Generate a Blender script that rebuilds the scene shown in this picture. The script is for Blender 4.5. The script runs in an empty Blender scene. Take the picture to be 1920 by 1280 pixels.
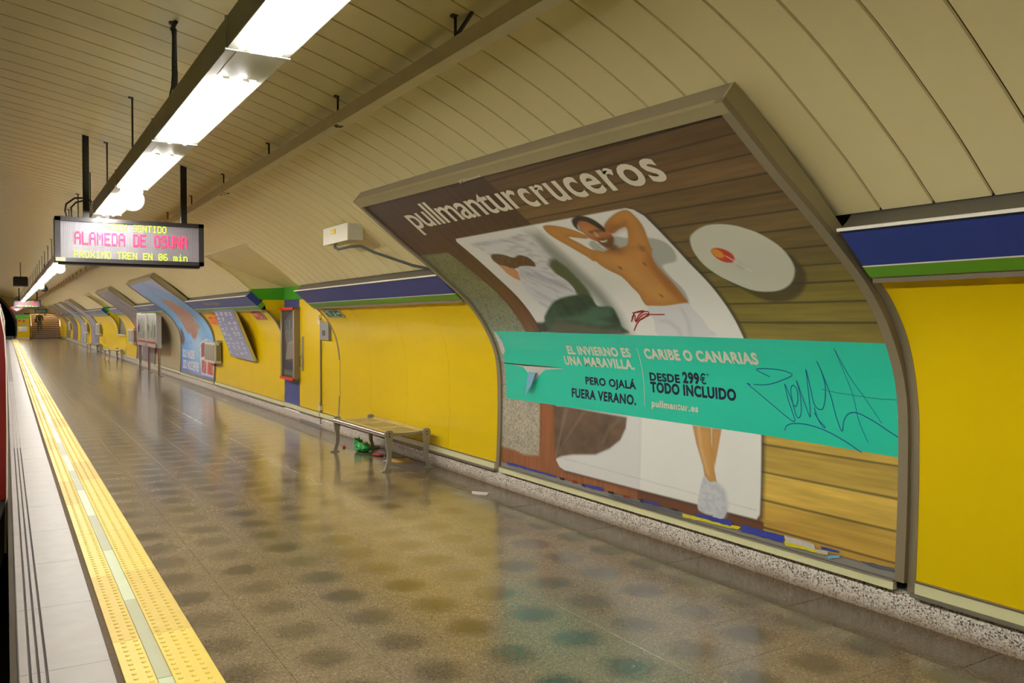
import bpy, bmesh, math, random
import numpy as np
from mathutils import Matrix, Vector
random.seed(7)
scene = bpy.context.scene
COL = scene.collection

# ------------------------------------------------------------------ camera, world, exposure
CAM_H = 1.55
PITCH = math.radians(1.2328)
HEAD = math.radians(31.011)
cd = bpy.data.cameras.new('camera'); cam = bpy.data.objects.new('camera', cd); COL.objects.link(cam)
cam.location = (0, 0, CAM_H)
cam.rotation_euler = (math.pi / 2 - PITCH, 0, -HEAD)
cd.sensor_width = 36; cd.lens = 1580 / 1920 * 36; cd.clip_start = .05; cd.clip_end = 400
scene.camera = cam
world = bpy.data.worlds.new('world'); scene.world = world; world.use_nodes = True
world.node_tree.nodes['Background'].inputs[0].default_value = (.9, .85, .7, 1)
world.node_tree.nodes['Background'].inputs[1].default_value = .05
scene.view_settings.view_transform = 'Standard'; scene.view_settings.look = 'None'
scene.view_settings.exposure = 0.10; scene.view_settings.gamma = 1; scene.view_settings.use_curve_mapping = False
TUBE = 95.0          # radiance of the fluorescent tubes
TUBE_COL = (1.0, .985, .93)

# ------------------------------------------------------------------ helpers
def lin(c):
    return tuple((x / 12.92 if x <= .04045 else ((x + .055) / 1.055) ** 2.4) for x in [v / 255 for v in c])
MATS = {}
def nt(m): return m.node_tree.nodes, m.node_tree.links
def mat(name, rgb, rough=.5, metal=0., var=.06, scale=6., bump=0., bscale=40., coat=0., emit=None, estr=0., spec=.5, raw=False, croug=.1, stretch=None):
    if name in MATS: return MATS[name]
    m = bpy.data.materials.new(name); m.use_nodes = True
    N, L = nt(m); b = N['Principled BSDF']
    c = rgb if raw else lin(rgb)
    b.inputs['Roughness'].default_value = rough; b.inputs['Metallic'].default_value = metal
    b.inputs['Coat Weight'].default_value = coat; b.inputs['Coat Roughness'].default_value = croug
    b.inputs['Specular IOR Level'].default_value = spec
    tc = N.new('ShaderNodeNewGeometry'); src = tc.outputs['Position']
    if stretch:
        mp = N.new('ShaderNodeMapping'); mp.inputs['Scale'].default_value = stretch; L.new(src, mp.inputs[0]); src = mp.outputs[0]
    nz = N.new('ShaderNodeTexNoise'); nz.inputs['Scale'].default_value = scale; nz.inputs['Detail'].default_value = 5
    L.new(src, nz.inputs['Vector'])
    mx = N.new('ShaderNodeMix'); mx.data_type = 'RGBA'
    mx.inputs[6].default_value = (*[max(0, x * (1 - var)) for x in c], 1); mx.inputs[7].default_value = (*[min(1, x * (1 + var)) for x in c], 1)
    L.new(nz.outputs[0], mx.inputs[0]); L.new(mx.outputs[2], b.inputs['Base Color'])
    if bump:
        n2 = N.new('ShaderNodeTexNoise'); n2.inputs['Scale'].default_value = bscale; n2.inputs['Detail'].default_value = 3
        L.new(src, n2.inputs['Vector'])
        bp = N.new('ShaderNodeBump'); bp.inputs['Strength'].default_value = bump; bp.inputs['Distance'].default_value = .01
        L.new(n2.outputs[0], bp.inputs['Height']); L.new(bp.outputs[0], b.inputs['Normal'])
    if emit:
        b.inputs['Emission Color'].default_value = (*emit, 1); b.inputs['Emission Strength'].default_value = estr
    MATS[name] = m; return m
def mathn(N, L, op, a, b=None, c=None):
    n = N.new('ShaderNodeMath'); n.operation = op
    for i, v in enumerate((a, b, c)):
        if v is None: continue
        if isinstance(v, (int, float)): n.inputs[i].default_value = v
        else: L.new(v, n.inputs[i])
    return n.outputs[0]

class MB:
    """collects geometry in station coordinates; build() links it as ONE object"""
    def __init__(s): s.v = []; s.f = []; s.mi = []; s.cm = 0
    def poly(s, pts, faces):
        o = len(s.v); s.v += [tuple(p) for p in pts]; s.f += [tuple(o + i for i in f) for f in faces]; s.mi += [s.cm] * len(faces); return s
    def box(s, x0, x1, y0, y1, z0, z1):
        p = [(x, y, z) for z in (z0, z1) for y in (y0, y1) for x in (x0, x1)]
        return s.poly(p, [(0, 2, 3, 1), (4, 5, 7, 6), (0, 1, 5, 4), (2, 6, 7, 3), (1, 3, 7, 5), (0, 4, 6, 2)])
    def bev(s, x0, x1, y0, y1, z0, z1, c=.003):
        # box with chamfered upper rim
        p = [(x0, y0, z0), (x1, y0, z0), (x1, y1, z0), (x0, y1, z0), (x0, y0, z1 - c), (x1, y0, z1 - c), (x1, y1, z1 - c), (x0, y1, z1 - c),
             (x0 + c, y0 + c, z1), (x1 - c, y0 + c, z1), (x1 - c, y1 - c, z1), (x0 + c, y1 - c, z1)]
        return s.poly(p, [(0, 3, 2, 1), (0, 1, 5, 4), (1, 2, 6, 5), (2, 3, 7, 6), (3, 0, 4, 7), (4, 5, 9, 8), (5, 6, 10, 9), (6, 7, 11, 10), (7, 4, 8, 11), (8, 9, 10, 11)])
    def prism(s, prof, y0, y1, caps=True):
        n = len(prof); P = [(x, y0, z) for x, z in prof] + [(x, y1, z) for x, z in prof]
        F = [(i, (i + 1) % n, n + (i + 1) % n, n + i) for i in range(n)]
        if caps: F += [tuple(range(n))[::-1], tuple(range(n, 2 * n))]
        return s.poly(P, F)
    def strip(s, prof, ys):
        """open profile swept along a list of (y, dz)"""
        n = len(prof); P = [(x, y, z + dz) for y, dz in ys for x, z in prof]
        return s.poly(P, [(j * n + i, j * n + i + 1, (j + 1) * n + i + 1, (j + 1) * n + i) for j in range(len(ys) - 1) for i in range(n - 1)])
    def tube(s, path, r, n=8, caps=True):
        path = [Vector(p) for p in path]; rr = r if isinstance(r, (list, tuple)) else [r] * len(path)
        P = []; m = len(path); up = None
        for i, p in enumerate(path):
            d = (path[min(i + 1, m - 1)] - path[max(i - 1, 0)]).normalized()
            if up is None: up = Vector((0, 0, 1)) if abs(d.z) < .9 else Vector((1, 0, 0))
            a = d.cross(up).normalized(); b = a.cross(d).normalized(); up = b
            for k in range(n):
                t = 2 * math.pi * k / n; P.append(tuple(p + (a * math.cos(t) + b * math.sin(t)) * rr[i]))
        F = [(i * n + k, i * n + (k + 1) % n, (i + 1) * n + (k + 1) % n, (i + 1) * n + k) for i in range(m - 1) for k in range(n)]
        if caps: F += [tuple(range(n))[::-1], tuple((m - 1) * n + k for k in range(n))]
        return s.poly(P, F)
    def disc(s, c, ax, r, h, n=20, r2=None):
        c = Vector(c); ax = Vector(ax).normalized()
        return s.tube([c, c + ax * h], [r, r if r2 is None else r2], n)
    def quad(s, a, b, c, d): return s.poly([a, b, c, d], [(0, 1, 2, 3)])
    def slab(s, a, b, c, d, t):
        """a quad given thickness t along its normal"""
        a, b, c, d = map(Vector, (a, b, c, d)); n = (b - a).cross(d - a).normalized() * t
        return s.poly([a, b, c, d, a + n, b + n, c + n, d + n], [(3, 2, 1, 0), (4, 5, 6, 7), (0, 1, 5, 4), (1, 2, 6, 5), (2, 3, 7, 6), (3, 0, 4, 7)])
    def build(s, name, m=None, parent=None, smooth=False, loc=None, ang=35):
        me = bpy.data.meshes.new(name)
        if parent is not None: org = world_loc(parent); 
        elif loc is not None: org = Vector(loc)
        else:
            a = np.array(s.v); org = Vector(((a[:, 0].min() + a[:, 0].max()) / 2, (a[:, 1].min() + a[:, 1].max()) / 2, a[:, 2].min()))
        vv = [(x - org.x, y - org.y, z - org.z) for x, y, z in s.v]
        me.from_pydata(vv, [], s.f); me.validate()
        ms = m if isinstance(m, (list, tuple)) else [m]
        for q in ms:
            if q: me.materials.append(q)
        if len(ms) > 1 and len(me.polygons) == len(s.mi): me.polygons.foreach_set('material_index', s.mi)
        bm = bmesh.new(); bm.from_mesh(me); bmesh.ops.recalc_face_normals(bm, faces=bm.faces); bm.to_mesh(me); bm.free()
        if smooth:
            me.polygons.foreach_set('use_smooth', [True] * len(me.polygons))
            try: me.set_sharp_from_angle(angle=math.radians(ang))
            except Exception: pass
        o = bpy.data.objects.new(name, me); COL.objects.link(o)
        if parent is not None: o.parent = parent
        else: o.location = org
        return o
def world_loc(o):
    v = Vector(o.location)
    while o.parent: o = o.parent; v += Vector(o.location)
    return v
def thing(name, label, cat, loc, group=None, kind=None):
    o = bpy.data.objects.new(name, None); COL.objects.link(o); o.location = loc; o.empty_display_size = .1
    if label: o['label'] = label
    if cat: o['category'] = cat
    if group: o['group'] = group
    if kind: o['kind'] = kind
    return o
def tag(o, label, cat, group=None):
    o['label'] = label; o['category'] = cat
    if group: o['group'] = group
    return o
def struct(o): o['kind'] = 'structure'; return o
def stuff(o): o['kind'] = 'stuff'; return o
def kids(o): return [c for c in bpy.data.objects if c.parent == o]
def dup(o, loc, parent=None, label=None, group=None, chmap=None):
    chmap = chmap if chmap is not None else children_map()
    def cp(a, par):
        c = a.copy(); COL.objects.link(c); c.parent = par
        for ch in chmap.get(a.name, []): cp(ch, c)
        return c
    r = cp(o, parent); r.location = loc
    if label: r['label'] = label
    if group: r['group'] = group
    return r
def children_map():
    d = {}
    for o in bpy.data.objects:
        if o.parent: d.setdefault(o.parent.name, []).append(o)
    return d
def share(src, name, loc, parent):
    """another object on the same mesh data"""
    o = bpy.data.objects.new(name, src.data); COL.objects.link(o); o.parent = parent; o.location = loc; return o

# gentle climb of the station beyond Y = 12 m
SL = .0045
def G(y): return max(0., y - 12) * SL
LONG = set()          # objects already built along the climb
YS = [-14, -4, 0, 4, 8, 12, 20, 30, 45, 60, 79]
def ysl(y0, y1): 
    q = [y0] + [y for y in YS if y0 + .05 < y < y1 - .05] + [y1]
    return [(y, G(y)) for y in q]

def catmull(P, n=6):
    P = [np.array(p, float) for p in P]; out = []
    for i in range(1, len(P) - 2):
        p0, p1, p2, p3 = P[i - 1:i + 3]
        for k in range(n):
            t = k / n; out.append(.5 * ((2 * p1) + (-p0 + p2) * t + (2 * p0 - 5 * p1 + 4 * p2 - p3) * t * t + (-p0 + 3 * p1 - 3 * p2 + p3) * t ** 3))
    out.append(P[-2]); return np.array(out)
# poster surface (cross-section X, Z)
FP = [(3.945, .10), (3.955, .18), (3.975, .55), (3.98, .9), (3.97, 1.12), (3.93, 1.3), (3.85, 1.47), (3.75, 1.62), (3.62, 1.76), (3.45, 1.9), (3.25, 2.055), (3.0, 2.235), (2.8, 2.39), (2.66, 2.50), (2.50, 2.625)]
C8 = catmull(FP, 8); L8 = np.r_[0, np.cumsum(np.hypot(*np.diff(C8, axis=0).T))]
ex = C8[-1] - C8[-2]; ex = ex / np.hypot(*ex)
C8 = np.vstack([C8, C8[-1] + ex * .2]); L8 = np.r_[L8, L8[-1] + .2]
def prof(s, off=0.):
    """poster profile at arc length s (m), moved off metres towards the platform"""
    s = np.asarray(s, float); x = np.interp(s, L8, C8[:, 0]); z = np.interp(s, L8, C8[:, 1])
    x2 = np.interp(s + .02, L8, C8[:, 0]); z2 = np.interp(s + .02, L8, C8[:, 1]); x1 = np.interp(s - .02, L8, C8[:, 0]); z1 = np.interp(s - .02, L8, C8[:, 1])
    tx, tz = x2 - x1, z2 - z1; l = np.hypot(tx, tz) + 1e-9
    return x - tz / l * off, z + tx / l * off
# note: tangent (tx,tz) runs upwards, (-tz, tx) points to the platform
STOP = 2.875
# wall surface
WP = catmull([(3.97, .10), (3.985, .165), (3.99, .235), (4.005, .6), (4.005, 1.0), (3.985, 1.2), (3.94, 1.38), (3.87, 1.53), (3.775, 1.66), (3.675, 1.757), (3.60, 1.825)], 4)
WPl = [tuple(p) for p in WP]
# vault
VP = [(3.75, 1.85), (3.45, 2.07), (3.25, 2.235), (3.07, 2.37), (2.76, 2.583), (2.56, 2.70), (2.35, 2.805), (2.1, 2.912), (1.84, 3.005), (1.5, 3.115), (1.05, 3.225), (.6, 3.325), (.1, 3.42), (-.6, 3.53), (-1.4, 3.62), (-2.2, 3.665), (-2.9, 3.68), (-3.6, 3.665)]
VC = catmull(VP, 3)
def vault_z(x): return float(np.interp(x, VC[::-1, 0], VC[::-1, 1]))

# ------------------------------------------------------------------ materials
M_ceil = mat('cream_metal', (234, 220, 164), .38, var=.04, scale=2., spec=.4)
M_gap = mat('dark_joint', (60, 50, 34), .8)
M_yel = mat('yellow_laminate', (234, 200, 0), .35, var=.03, scale=1.5, bump=.12, bscale=2.2, coat=.08, croug=.15, spec=.22)
M_yel2 = mat('yellow_laminate_flat', (234, 200, 0), .35, var=.03, scale=1.5, bump=.08, bscale=3., coat=.06, croug=.18, spec=.22)
M_blue = mat('blue_laminate', (40, 60, 138), .35, coat=.1, var=.05)
M_green = mat('green_laminate', (96, 158, 32), .35, coat=.3)
M_green2 = mat('bright_green_laminate', (70, 165, 20), .35, coat=.3)
M_white = mat('white_trim', (228, 222, 205), .4)
M_cream = mat('cream_rail', (232, 228, 176), .35, coat=.3)
M_brown = mat('brown_grey_metal', (136, 124, 100), .42, metal=.3, var=.06)
M_dkbrown = mat('dark_cornice_metal', (86, 80, 66), .55, var=.1)
M_alu = mat('aluminium_trim', (150, 142, 125), .35, metal=.6)
M_frame = mat('bronze_frame', (140, 128, 102), .45, metal=.1, var=.08, scale=3)
M_frame2 = mat('bronze_frame_side', (160, 148, 108), .5, metal=.0, var=.08, scale=3)
M_black = mat('black_metal', (24, 23, 22), .4)
M_blackp = mat('dark_void', (6, 6, 6), .9)
M_steel = mat('stainless_steel', (196, 192, 182), .22, metal=1., var=.04)
M_castalu = mat('cast_aluminium', (160, 155, 140), .45, metal=.5)
M_grey = mat('grey_painted_metal', (138, 134, 126), .5)
M_lgrey = mat('light_grey_box', (205, 200, 180), .5)
M_housing = mat('lamp_housing', (222, 224, 210), .45, metal=.0)
M_refl = mat('white_reflector', (240, 240, 232), .4)
def leaky(m, f):
    # translucency added to the reflector so some light leaks up and brightens the vault
    N, L = nt(m); b = N['Principled BSDF']; t = N.new('ShaderNodeBsdfTranslucent'); t.inputs[0].default_value = (.95, .95, .92, 1)
    x = N.new('ShaderNodeMixShader'); x.inputs[0].default_value = f; L.new(b.outputs[0], x.inputs[1]); L.new(t.outputs[0], x.inputs[2]); L.new(x.outputs[0], N['Material Output'].inputs[0])
leaky(M_refl, .13)
M_rod = mat('steel_rod', (70, 66, 56), .5, metal=.6)
M_cable = mat('black_cable', (38, 38, 38), .5)
M_tray = mat('tray_paint', (214, 202, 164), .5, var=.1, scale=5)
M_tube = mat('lit_tube', (255, 255, 250), .5, emit=TUBE_COL, estr=TUBE)
M_track = mat('track_ballast', (44, 40, 36), .95, var=.4, scale=30, bump=.8, bscale=60)
M_conc = mat('concrete', (150, 142, 126), .7, var=.1, scale=8)

def granite():
    m = bpy.data.materials.new('speckled_granite'); m.use_nodes = True; N, L = nt(m); b = N['Principled BSDF']
    g = N.new('ShaderNodeNewGeometry')
    v = N.new('ShaderNodeTexVoronoi'); v.inputs['Scale'].default_value = 130; L.new(g.outputs['Position'], v.inputs['Vector'])
    sx = N.new('ShaderNodeSeparateColor'); L.new(v.outputs['Color'], sx.inputs[0])
    r = N.new('ShaderNodeValToRGB'); e = r.color_ramp; e.interpolation = 'CONSTANT'
    e.elements[0].color = (*lin((96, 90, 82)), 1); e.elements[1].position = .12; e.elements[1].color = (*lin((182, 173, 158)), 1)
    for p, c in ((.32, (226, 218, 202)), (.7, (246, 239, 225)), (.9, (214, 188, 166))):
        q = e.elements.new(p); q.color = (*lin(c), 1)
    L.new(sx.outputs[0], r.inputs[0])
    # rusty dirt low on the stone
    sp = N.new('ShaderNodeSeparateXYZ'); L.new(g.outputs['Position'], sp.inputs[0])
    n = N.new('ShaderNodeTexNoise'); n.inputs['Scale'].default_value = 7; L.new(g.outputs['Position'], n.inputs['Vector'])
    yy = mathn(N, L, 'MULTIPLY', mathn(N, L, 'MAXIMUM', mathn(N, L, 'SUBTRACT', sp.outputs[1], 12), 0), SL)
    z = mathn(N, L, 'SUBTRACT', sp.outputs[2], yy)
    d = mathn(N, L, 'MULTIPLY', mathn(N, L, 'SUBTRACT', mathn(N, L, 'ADD', .03, mathn(N, L, 'MULTIPLY', n.outputs[0], .06)), z), 18.)
    cl = N.new('ShaderNodeClamp'); L.new(d, cl.inputs[0])
    mx = N.new('ShaderNodeMix'); mx.data_type = 'RGBA'; L.new(mathn(N, L, 'MULTIPLY', cl.outputs[0], .7), mx.inputs[0]); L.new(r.outputs[0], mx.inputs[6]); mx.inputs[7].default_value = (*lin((150, 118, 78)), 1)
    L.new(mx.outputs[2], b.inputs['Base Color']); b.inputs['Roughness'].default_value = .3
    return m
M_granite = granite()

TX0, TPX, TY0, TPY = 1.065, .38, 4.78, .405     # floor tile grid
def terrazzo(border=False):
    m = bpy.data.materials.new('terrazzo_border' if border else 'terrazzo_tile'); m.use_nodes = True; N, L = nt(m); b = N['Principled BSDF']
    g = N.new('ShaderNodeNewGeometry'); pos = g.outputs['Position']
    sp = N.new('ShaderNodeSeparateXYZ'); L.new(pos, sp.inputs[0])
    def cell(v, o, p):  # -0.5..0.5 from tile centre
        t = mathn(N, L, 'DIVIDE', mathn(N, L, 'SUBTRACT', v, o - 40 * p), p)
        return mathn(N, L, 'SUBTRACT', mathn(N, L, 'FRACT', t), .5), mathn(N, L, 'FLOOR', t)
    cx, ix = cell(sp.outputs[0], TX0, TPX); cy, iy = cell(sp.outputs[1], TY0, TPY)
    w = N.new('ShaderNodeTexNoise'); w.inputs['Scale'].default_value = 9; w.inputs['Detail'].default_value = 3; L.new(pos, w.inputs['Vector'])
    wn = mathn(N, L, 'MULTIPLY', mathn(N, L, 'SUBTRACT', w.outputs[0], .5), .16)
    r = mathn(N, L, 'SQRT', mathn(N, L, 'ADD', mathn(N, L, 'POWER', cx, 2), mathn(N, L, 'POWER', cy, 2)))
    r = mathn(N, L, 'ADD', r, wn)
    mr = N.new('ShaderNodeMapRange'); mr.interpolation_type = 'SMOOTHSTEP'; L.new(r, mr.inputs[0])
    mr.inputs[1].default_value = .12; mr.inputs[2].default_value = .44; mr.inputs[3].default_value = 1; mr.inputs[4].default_value = 0
    # each tile stained to its own degree
    cb = N.new('ShaderNodeCombineXYZ'); L.new(ix, cb.inputs[0]); L.new(iy, cb.inputs[1])
    wh = N.new('ShaderNodeTexWhiteNoise'); wh.noise_dimensions = '2D'; L.new(cb.outputs[0], wh.inputs['Vector'])
    st = mathn(N, L, 'MULTIPLY', mr.outputs[0], mathn(N, L, 'ADD', .52, mathn(N, L, 'MULTIPLY', wh.outputs[0], .38)))
    big = N.new('ShaderNodeTexNoise'); big.inputs['Scale'].default_value = .9; big.inputs['Detail'].default_value = 4; L.new(pos, big.inputs['Vector'])
    base = N.new('ShaderNodeMix'); base.data_type = 'RGBA'; L.new(big.outputs[0], base.inputs[0])
    base.inputs[6].default_value = (*lin((112, 98, 76)), 1); base.inputs[7].default_value = (*lin((142, 126, 100)), 1)
    if border: base.inputs[6].default_value = (*lin((88, 76, 58)), 1); base.inputs[7].default_value = (*lin((112, 98, 76)), 1)
    dk = N.new('ShaderNodeMix'); dk.data_type = 'RGBA'; L.new(st if not border else mathn(N, L, 'MULTIPLY', st, .1), dk.inputs[0]); L.new(base.outputs[2], dk.inputs[6]); dk.inputs[7].default_value = (*lin((66, 58, 46)), 1)
    # stone chips
    v = N.new('ShaderNodeTexVoronoi'); v.inputs['Scale'].default_value = 150; L.new(pos, v.inputs['Vector'])
    sc = N.new('ShaderNodeSeparateColor'); L.new(v.outputs['Color'], sc.inputs[0])
    ra = N.new('ShaderNodeValToRGB'); e = ra.color_ramp; e.interpolation = 'CONSTANT'; e.elements[0].color = (.55, .55, .55, 1); e.elements[1].position = .2; e.elements[1].color = (.92, .9, .88, 1)
    q = e.elements.new(.6); q.color = (1.08, 1.05, 1., 1); q = e.elements.new(.92); q.color = (1.7, 1.6, 1.45, 1)
    L.new(sc.outputs[0], ra.inputs[0])
    ml = N.new('ShaderNodeMix'); ml.data_type = 'RGBA'; ml.blend_type = 'MULTIPLY'; ml.inputs[0].default_value = .8; L.new(dk.outputs[2], ml.inputs[6]); L.new(ra.outputs[0], ml.inputs[7])
    L.new(ml.outputs[2], b.inputs['Base Color'])
    rr = N.new('ShaderNodeMapRange'); L.new(w.outputs[0], rr.inputs[0]); rr.inputs[3].default_value = .15; rr.inputs[4].default_value = .28
    L.new(rr.outputs[0], b.inputs['Roughness'])
    bp = N.new('ShaderNodeBump'); bp.inputs['Strength'].default_value = .05; bp.inputs['Distance'].default_value = .01
    L.new(mathn(N, L, 'ADD', big.outputs[0], mathn(N, L, 'MULTIPLY', w.outputs[0], .25)), bp.inputs['Height']); L.new(bp.outputs[0], b.inputs['Normal'])
    b.inputs['Specular IOR Level'].default_value = .7; b.inputs['Coat Weight'].default_value = .18; b.inputs['Coat Roughness'].default_value = .08
    return m
M_terr = terrazzo(); M_terrb = terrazzo(True)
M_slab = mat('polished_edge_stone', (152, 142, 134), .40, var=.14, scale=7, bump=.10, bscale=9, spec=.35)
M_groove = mat('groove_dirt', (58, 48, 42), .8)
M_tact = mat('yellow_rubber', (238, 208, 84), .45, var=.07, scale=9)
M_tact2 = mat('yellow_rubber_worn', (226, 194, 84), .5, var=.12, scale=12)
M_glow = mat('pale_green_strip', (205, 214, 168), .4, var=.04)
M_glow2 = mat('worn_pale_strip', (182, 182, 140), .45, var=.08)
M_dirt = mat('gap_dirt', (96, 80, 60), .95, var=.5, scale=40)

# ================================================================== STRUCTURE
PER = []        # setting roots whose children follow the climb one by one
Y_END = 79.0
# ---- ceiling
cb = MB()
cp = [(x + .0, z + .02) for x, z in [tuple(p) for p in VC]]; cq = [p for p in cp if p[0] <= 2.74]
for a_, b_, P_ in ((-14, 11.34, cp), (11.34, 14.05, cq), (14.05, 35.6, cp), (35.6, 38.3, cq), (38.3, Y_END + .3, cp)): cb.strip(P_, ysl(a_, b_))
ceiling = struct(cb.build('ceiling', M_gap, loc=(0, 0, 0))); LONG.add(ceiling.name)
PW = .257; PJ0 = 2.709
def plank_mesh(xmin_z=None, name='ceiling_plank', xcut=3.45):
    P = [tuple(p) for p in VC if p[0] <= xcut + 1e-6 and p[0] >= -3.0]
    if abs(P[0][0] - xcut) > .01: P = [(xcut, vault_z(xcut))] + P
    m = MB(); hw = PW / 2 - .0045; pts = []
    for x, z in P: pts += [(x, -hw, z + .014), (x, -hw + .003, z), (x, hw - .003, z), (x, hw, z + .014)]
    F = []
    for i in range(len(P) - 1):
        a, b = i * 4, i * 4 + 4
        F += [(a, a + 1, b + 1, b), (a + 1, a + 2, b + 2, b + 1), (a + 2, a + 3, b + 3, b + 2)]
    F += [(0, 1, 2, 3)]
    m.poly(pts, F); return m
NICHES = [(11.34, 14.05), (35.6, 38.3)]
pl = plank_mesh().build('ceiling_plank', M_ceil, parent=ceiling, smooth=True, ang=25)
pl_cut = plank_mesh(xcut=2.72).build('ceiling_plank', M_ceil, parent=ceiling, smooth=True, ang=25)
k = -64; first = True; firstc = True; cnt = 0; rest = MB()
while True:
    yc = PJ0 + PW * (k + .5); k += 1
    if yc > Y_END: break
    cut = any(a < yc < b for a, b in NICHES)
    if yc > 1.2 and cnt < 150:
        src = pl_cut if cut else pl
        if cut and firstc: o = pl_cut; firstc = False
        elif not cut and first: o = pl; first = False
        else: o = share(src, 'ceiling_plank', (0, 0, 0), ceiling)
        o.location = (0, yc, 0); cnt += 1
    else:
        hw = PW / 2 - .0045; P = [tuple(p) for p in VC if -3.0 <= p[0] <= (2.72 if cut else 3.451)]
        rest.strip(P[::2] if P[::2][-1] == P[-1] else P[::2] + [P[-1]], [(yc - hw, G(yc)), (yc + hw, G(yc))])
o = stuff(rest.build('ceiling_plank', M_ceil, parent=ceiling)); LONG.add(o.name)
PER.append(ceiling)
# sloping plates that close the vault above the recesses
for a, b in NICHES:
    for p, q in ((a, (a + b) / 2 - .004), ((a + b) / 2 + .004, b)):
        m = MB(); m.slab((2.70, p, 2.615), (2.70, q, 2.615), (4.02, q, 2.14), (4.02, p, 2.14), .01)
        m.build('recess_plate', M_ceil, parent=ceiling)
    m = MB(); m.poly([(2.72, b, 2.62), (3.45, b, 2.08), (3.45, b, 2.4), (4.05, b, 2.14), (4.05, b, 2.4), (3.2, b, 2.7)], [(0, 1, 2, 5), (2, 1, 3, 4)])
    m.build('recess_plate', M_ceil, parent=ceiling)

# ---- floor
fb = MB(); fb.strip([(.0, -.012), (4.1, -.012)], ysl(-14, Y_END + .3)); 
floor = struct(fb.build('floor', mat('mortar', (70, 60, 46), .9), loc=(0, 0, 0))); LONG.add(floor.name); PER.append(floor)
# body of the platform below its top
pb = MB(); 
for (a, ga), (b, gb) in zip(ysl(-14, Y_END + .3)[:-1], ysl(-14, Y_END + .3)[1:]):
    pb.poly([(.06, a, -1.25 + ga), (.06, b, -1.25 + gb), (.06, b, -.02 + gb), (.06, a, -.02 + ga)], [(0, 1, 2, 3)])
o = pb.build('platform_side', M_conc, parent=floor); LONG.add(o.name)
XJ = [.80, 1.065, 1.445, 1.825, 2.205, 2.585, 2.965, 3.345, 3.62]
tiles = []
for k in range(-44, 190):
    y = TY0 + TPY * k
    if y + TPY > Y_END: break
    for i in range(len(XJ) - 1): tiles.append((y, i))
near = sorted(tiles, key=lambda t: (t[0] < 1.2, t[0]))[:296]; ns = set(near); cache = {}
def tile_mesh(w, d, c=.0006):
    m = MB(); m.bev(-w / 2 + .0008, w / 2 - .0008, -d / 2 + .0008, d / 2 - .0008, -.012, 0, c); return m
rest = MB()
for y, i in tiles:
    w = XJ[i + 1] - XJ[i]; key = round(w, 3); xc = (XJ[i] + XJ[i + 1]) / 2; yc = y + TPY / 2
    if (y, i) in ns:
        if key not in cache:
            o = tile_mesh(w, TPY).build('floor_tile', M_terr, parent=floor); cache[key] = o; o.location = (xc, yc, 0)
        else: share(cache[key], 'floor_tile', (xc, yc, 0), floor)
    else:
        z = G(yc); s = .0015; rest.poly([(XJ[i] + s, y + s, z - SL * TPY / 2 * (y > 12)), (XJ[i + 1] - s, y + s, z - SL * TPY / 2 * (y > 12)), (XJ[i + 1] - s, y + TPY - s, z + SL * TPY / 2 * (y > 12)), (XJ[i] + s, y + TPY - s, z + SL * TPY / 2 * (y > 12))], [(0, 1, 2, 3)])
o = stuff(rest.build('floor_tile', M_terr, parent=floor)); LONG.add(o.name)
# darker border course along the wall, edge slabs with their three grooves
src = None
for k in range(-12, 84):
    y = -1.7 + .97 * k
    if y + .97 > Y_END: break
    if src is None:
        m = MB(); m.bev(3.6215, 4.02, .0015, .9685, -.012, 0, .003); src = m.build('border_slab', M_terrb, parent=floor); src.location = (0, y, 0)
    else: share(src, 'border_slab', (0, y, 0), floor)
def edge_slab():
    m = MB(); L_ = .968; xs = [.030, .070]; g0 = [.071, .103, .135]; prof_ = [(.030, -.05), (.030, -.006), (.036, 0)]
    for g_ in g0: prof_ += [(g_, 0), (g_ + .002, -.008), (g_ + .010, -.008), (g_ + .012, 0)]
    prof_ += [(.396, 0), (.399, -.004), (.399, -.05)]
    n = len(prof_); P = []
    for yy in (.001, L_): P += [(x, yy, z) for x, z in prof_]
    m.poly(P, [(i, i + 1, n + i + 1, n + i) for i in range(n - 1)]); m.poly([(x, .001, z) for x, z in prof_], [tuple(range(n))]); m.poly([(x, L_, z) for x, z in prof_], [tuple(range(n))])
    return m
src = None; k = -18
while True:
    y = 4.26 + .97 * k; k += 1
    if y > Y_END: break
    if src is None:
        src = edge_slab().build('edge_slab', M_slab, parent=floor); src.location = (0, y, 0)
        gm = MB()
        for g_ in (.071, .103, .135): gm.quad((g_ + .0015, .0, -.0072), (g_ + .0105, .0, -.0072), (g_ + .0105, .97, -.0072), (g_ + .0015, .97, -.0072))
        gs = gm.build('groove', M_groove, parent=src)
    else:
        o = share(src, 'edge_slab', (0, y, 0), floor); share(gs, 'groove', (0, 0, 0), o)
dm = MB(); dm.strip([(.399, -.003), (.427, -.003)], ysl(-14, Y_END)); o = dm.build('dirt_gap', M_dirt, parent=floor); LONG.add(o.name)

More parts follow.
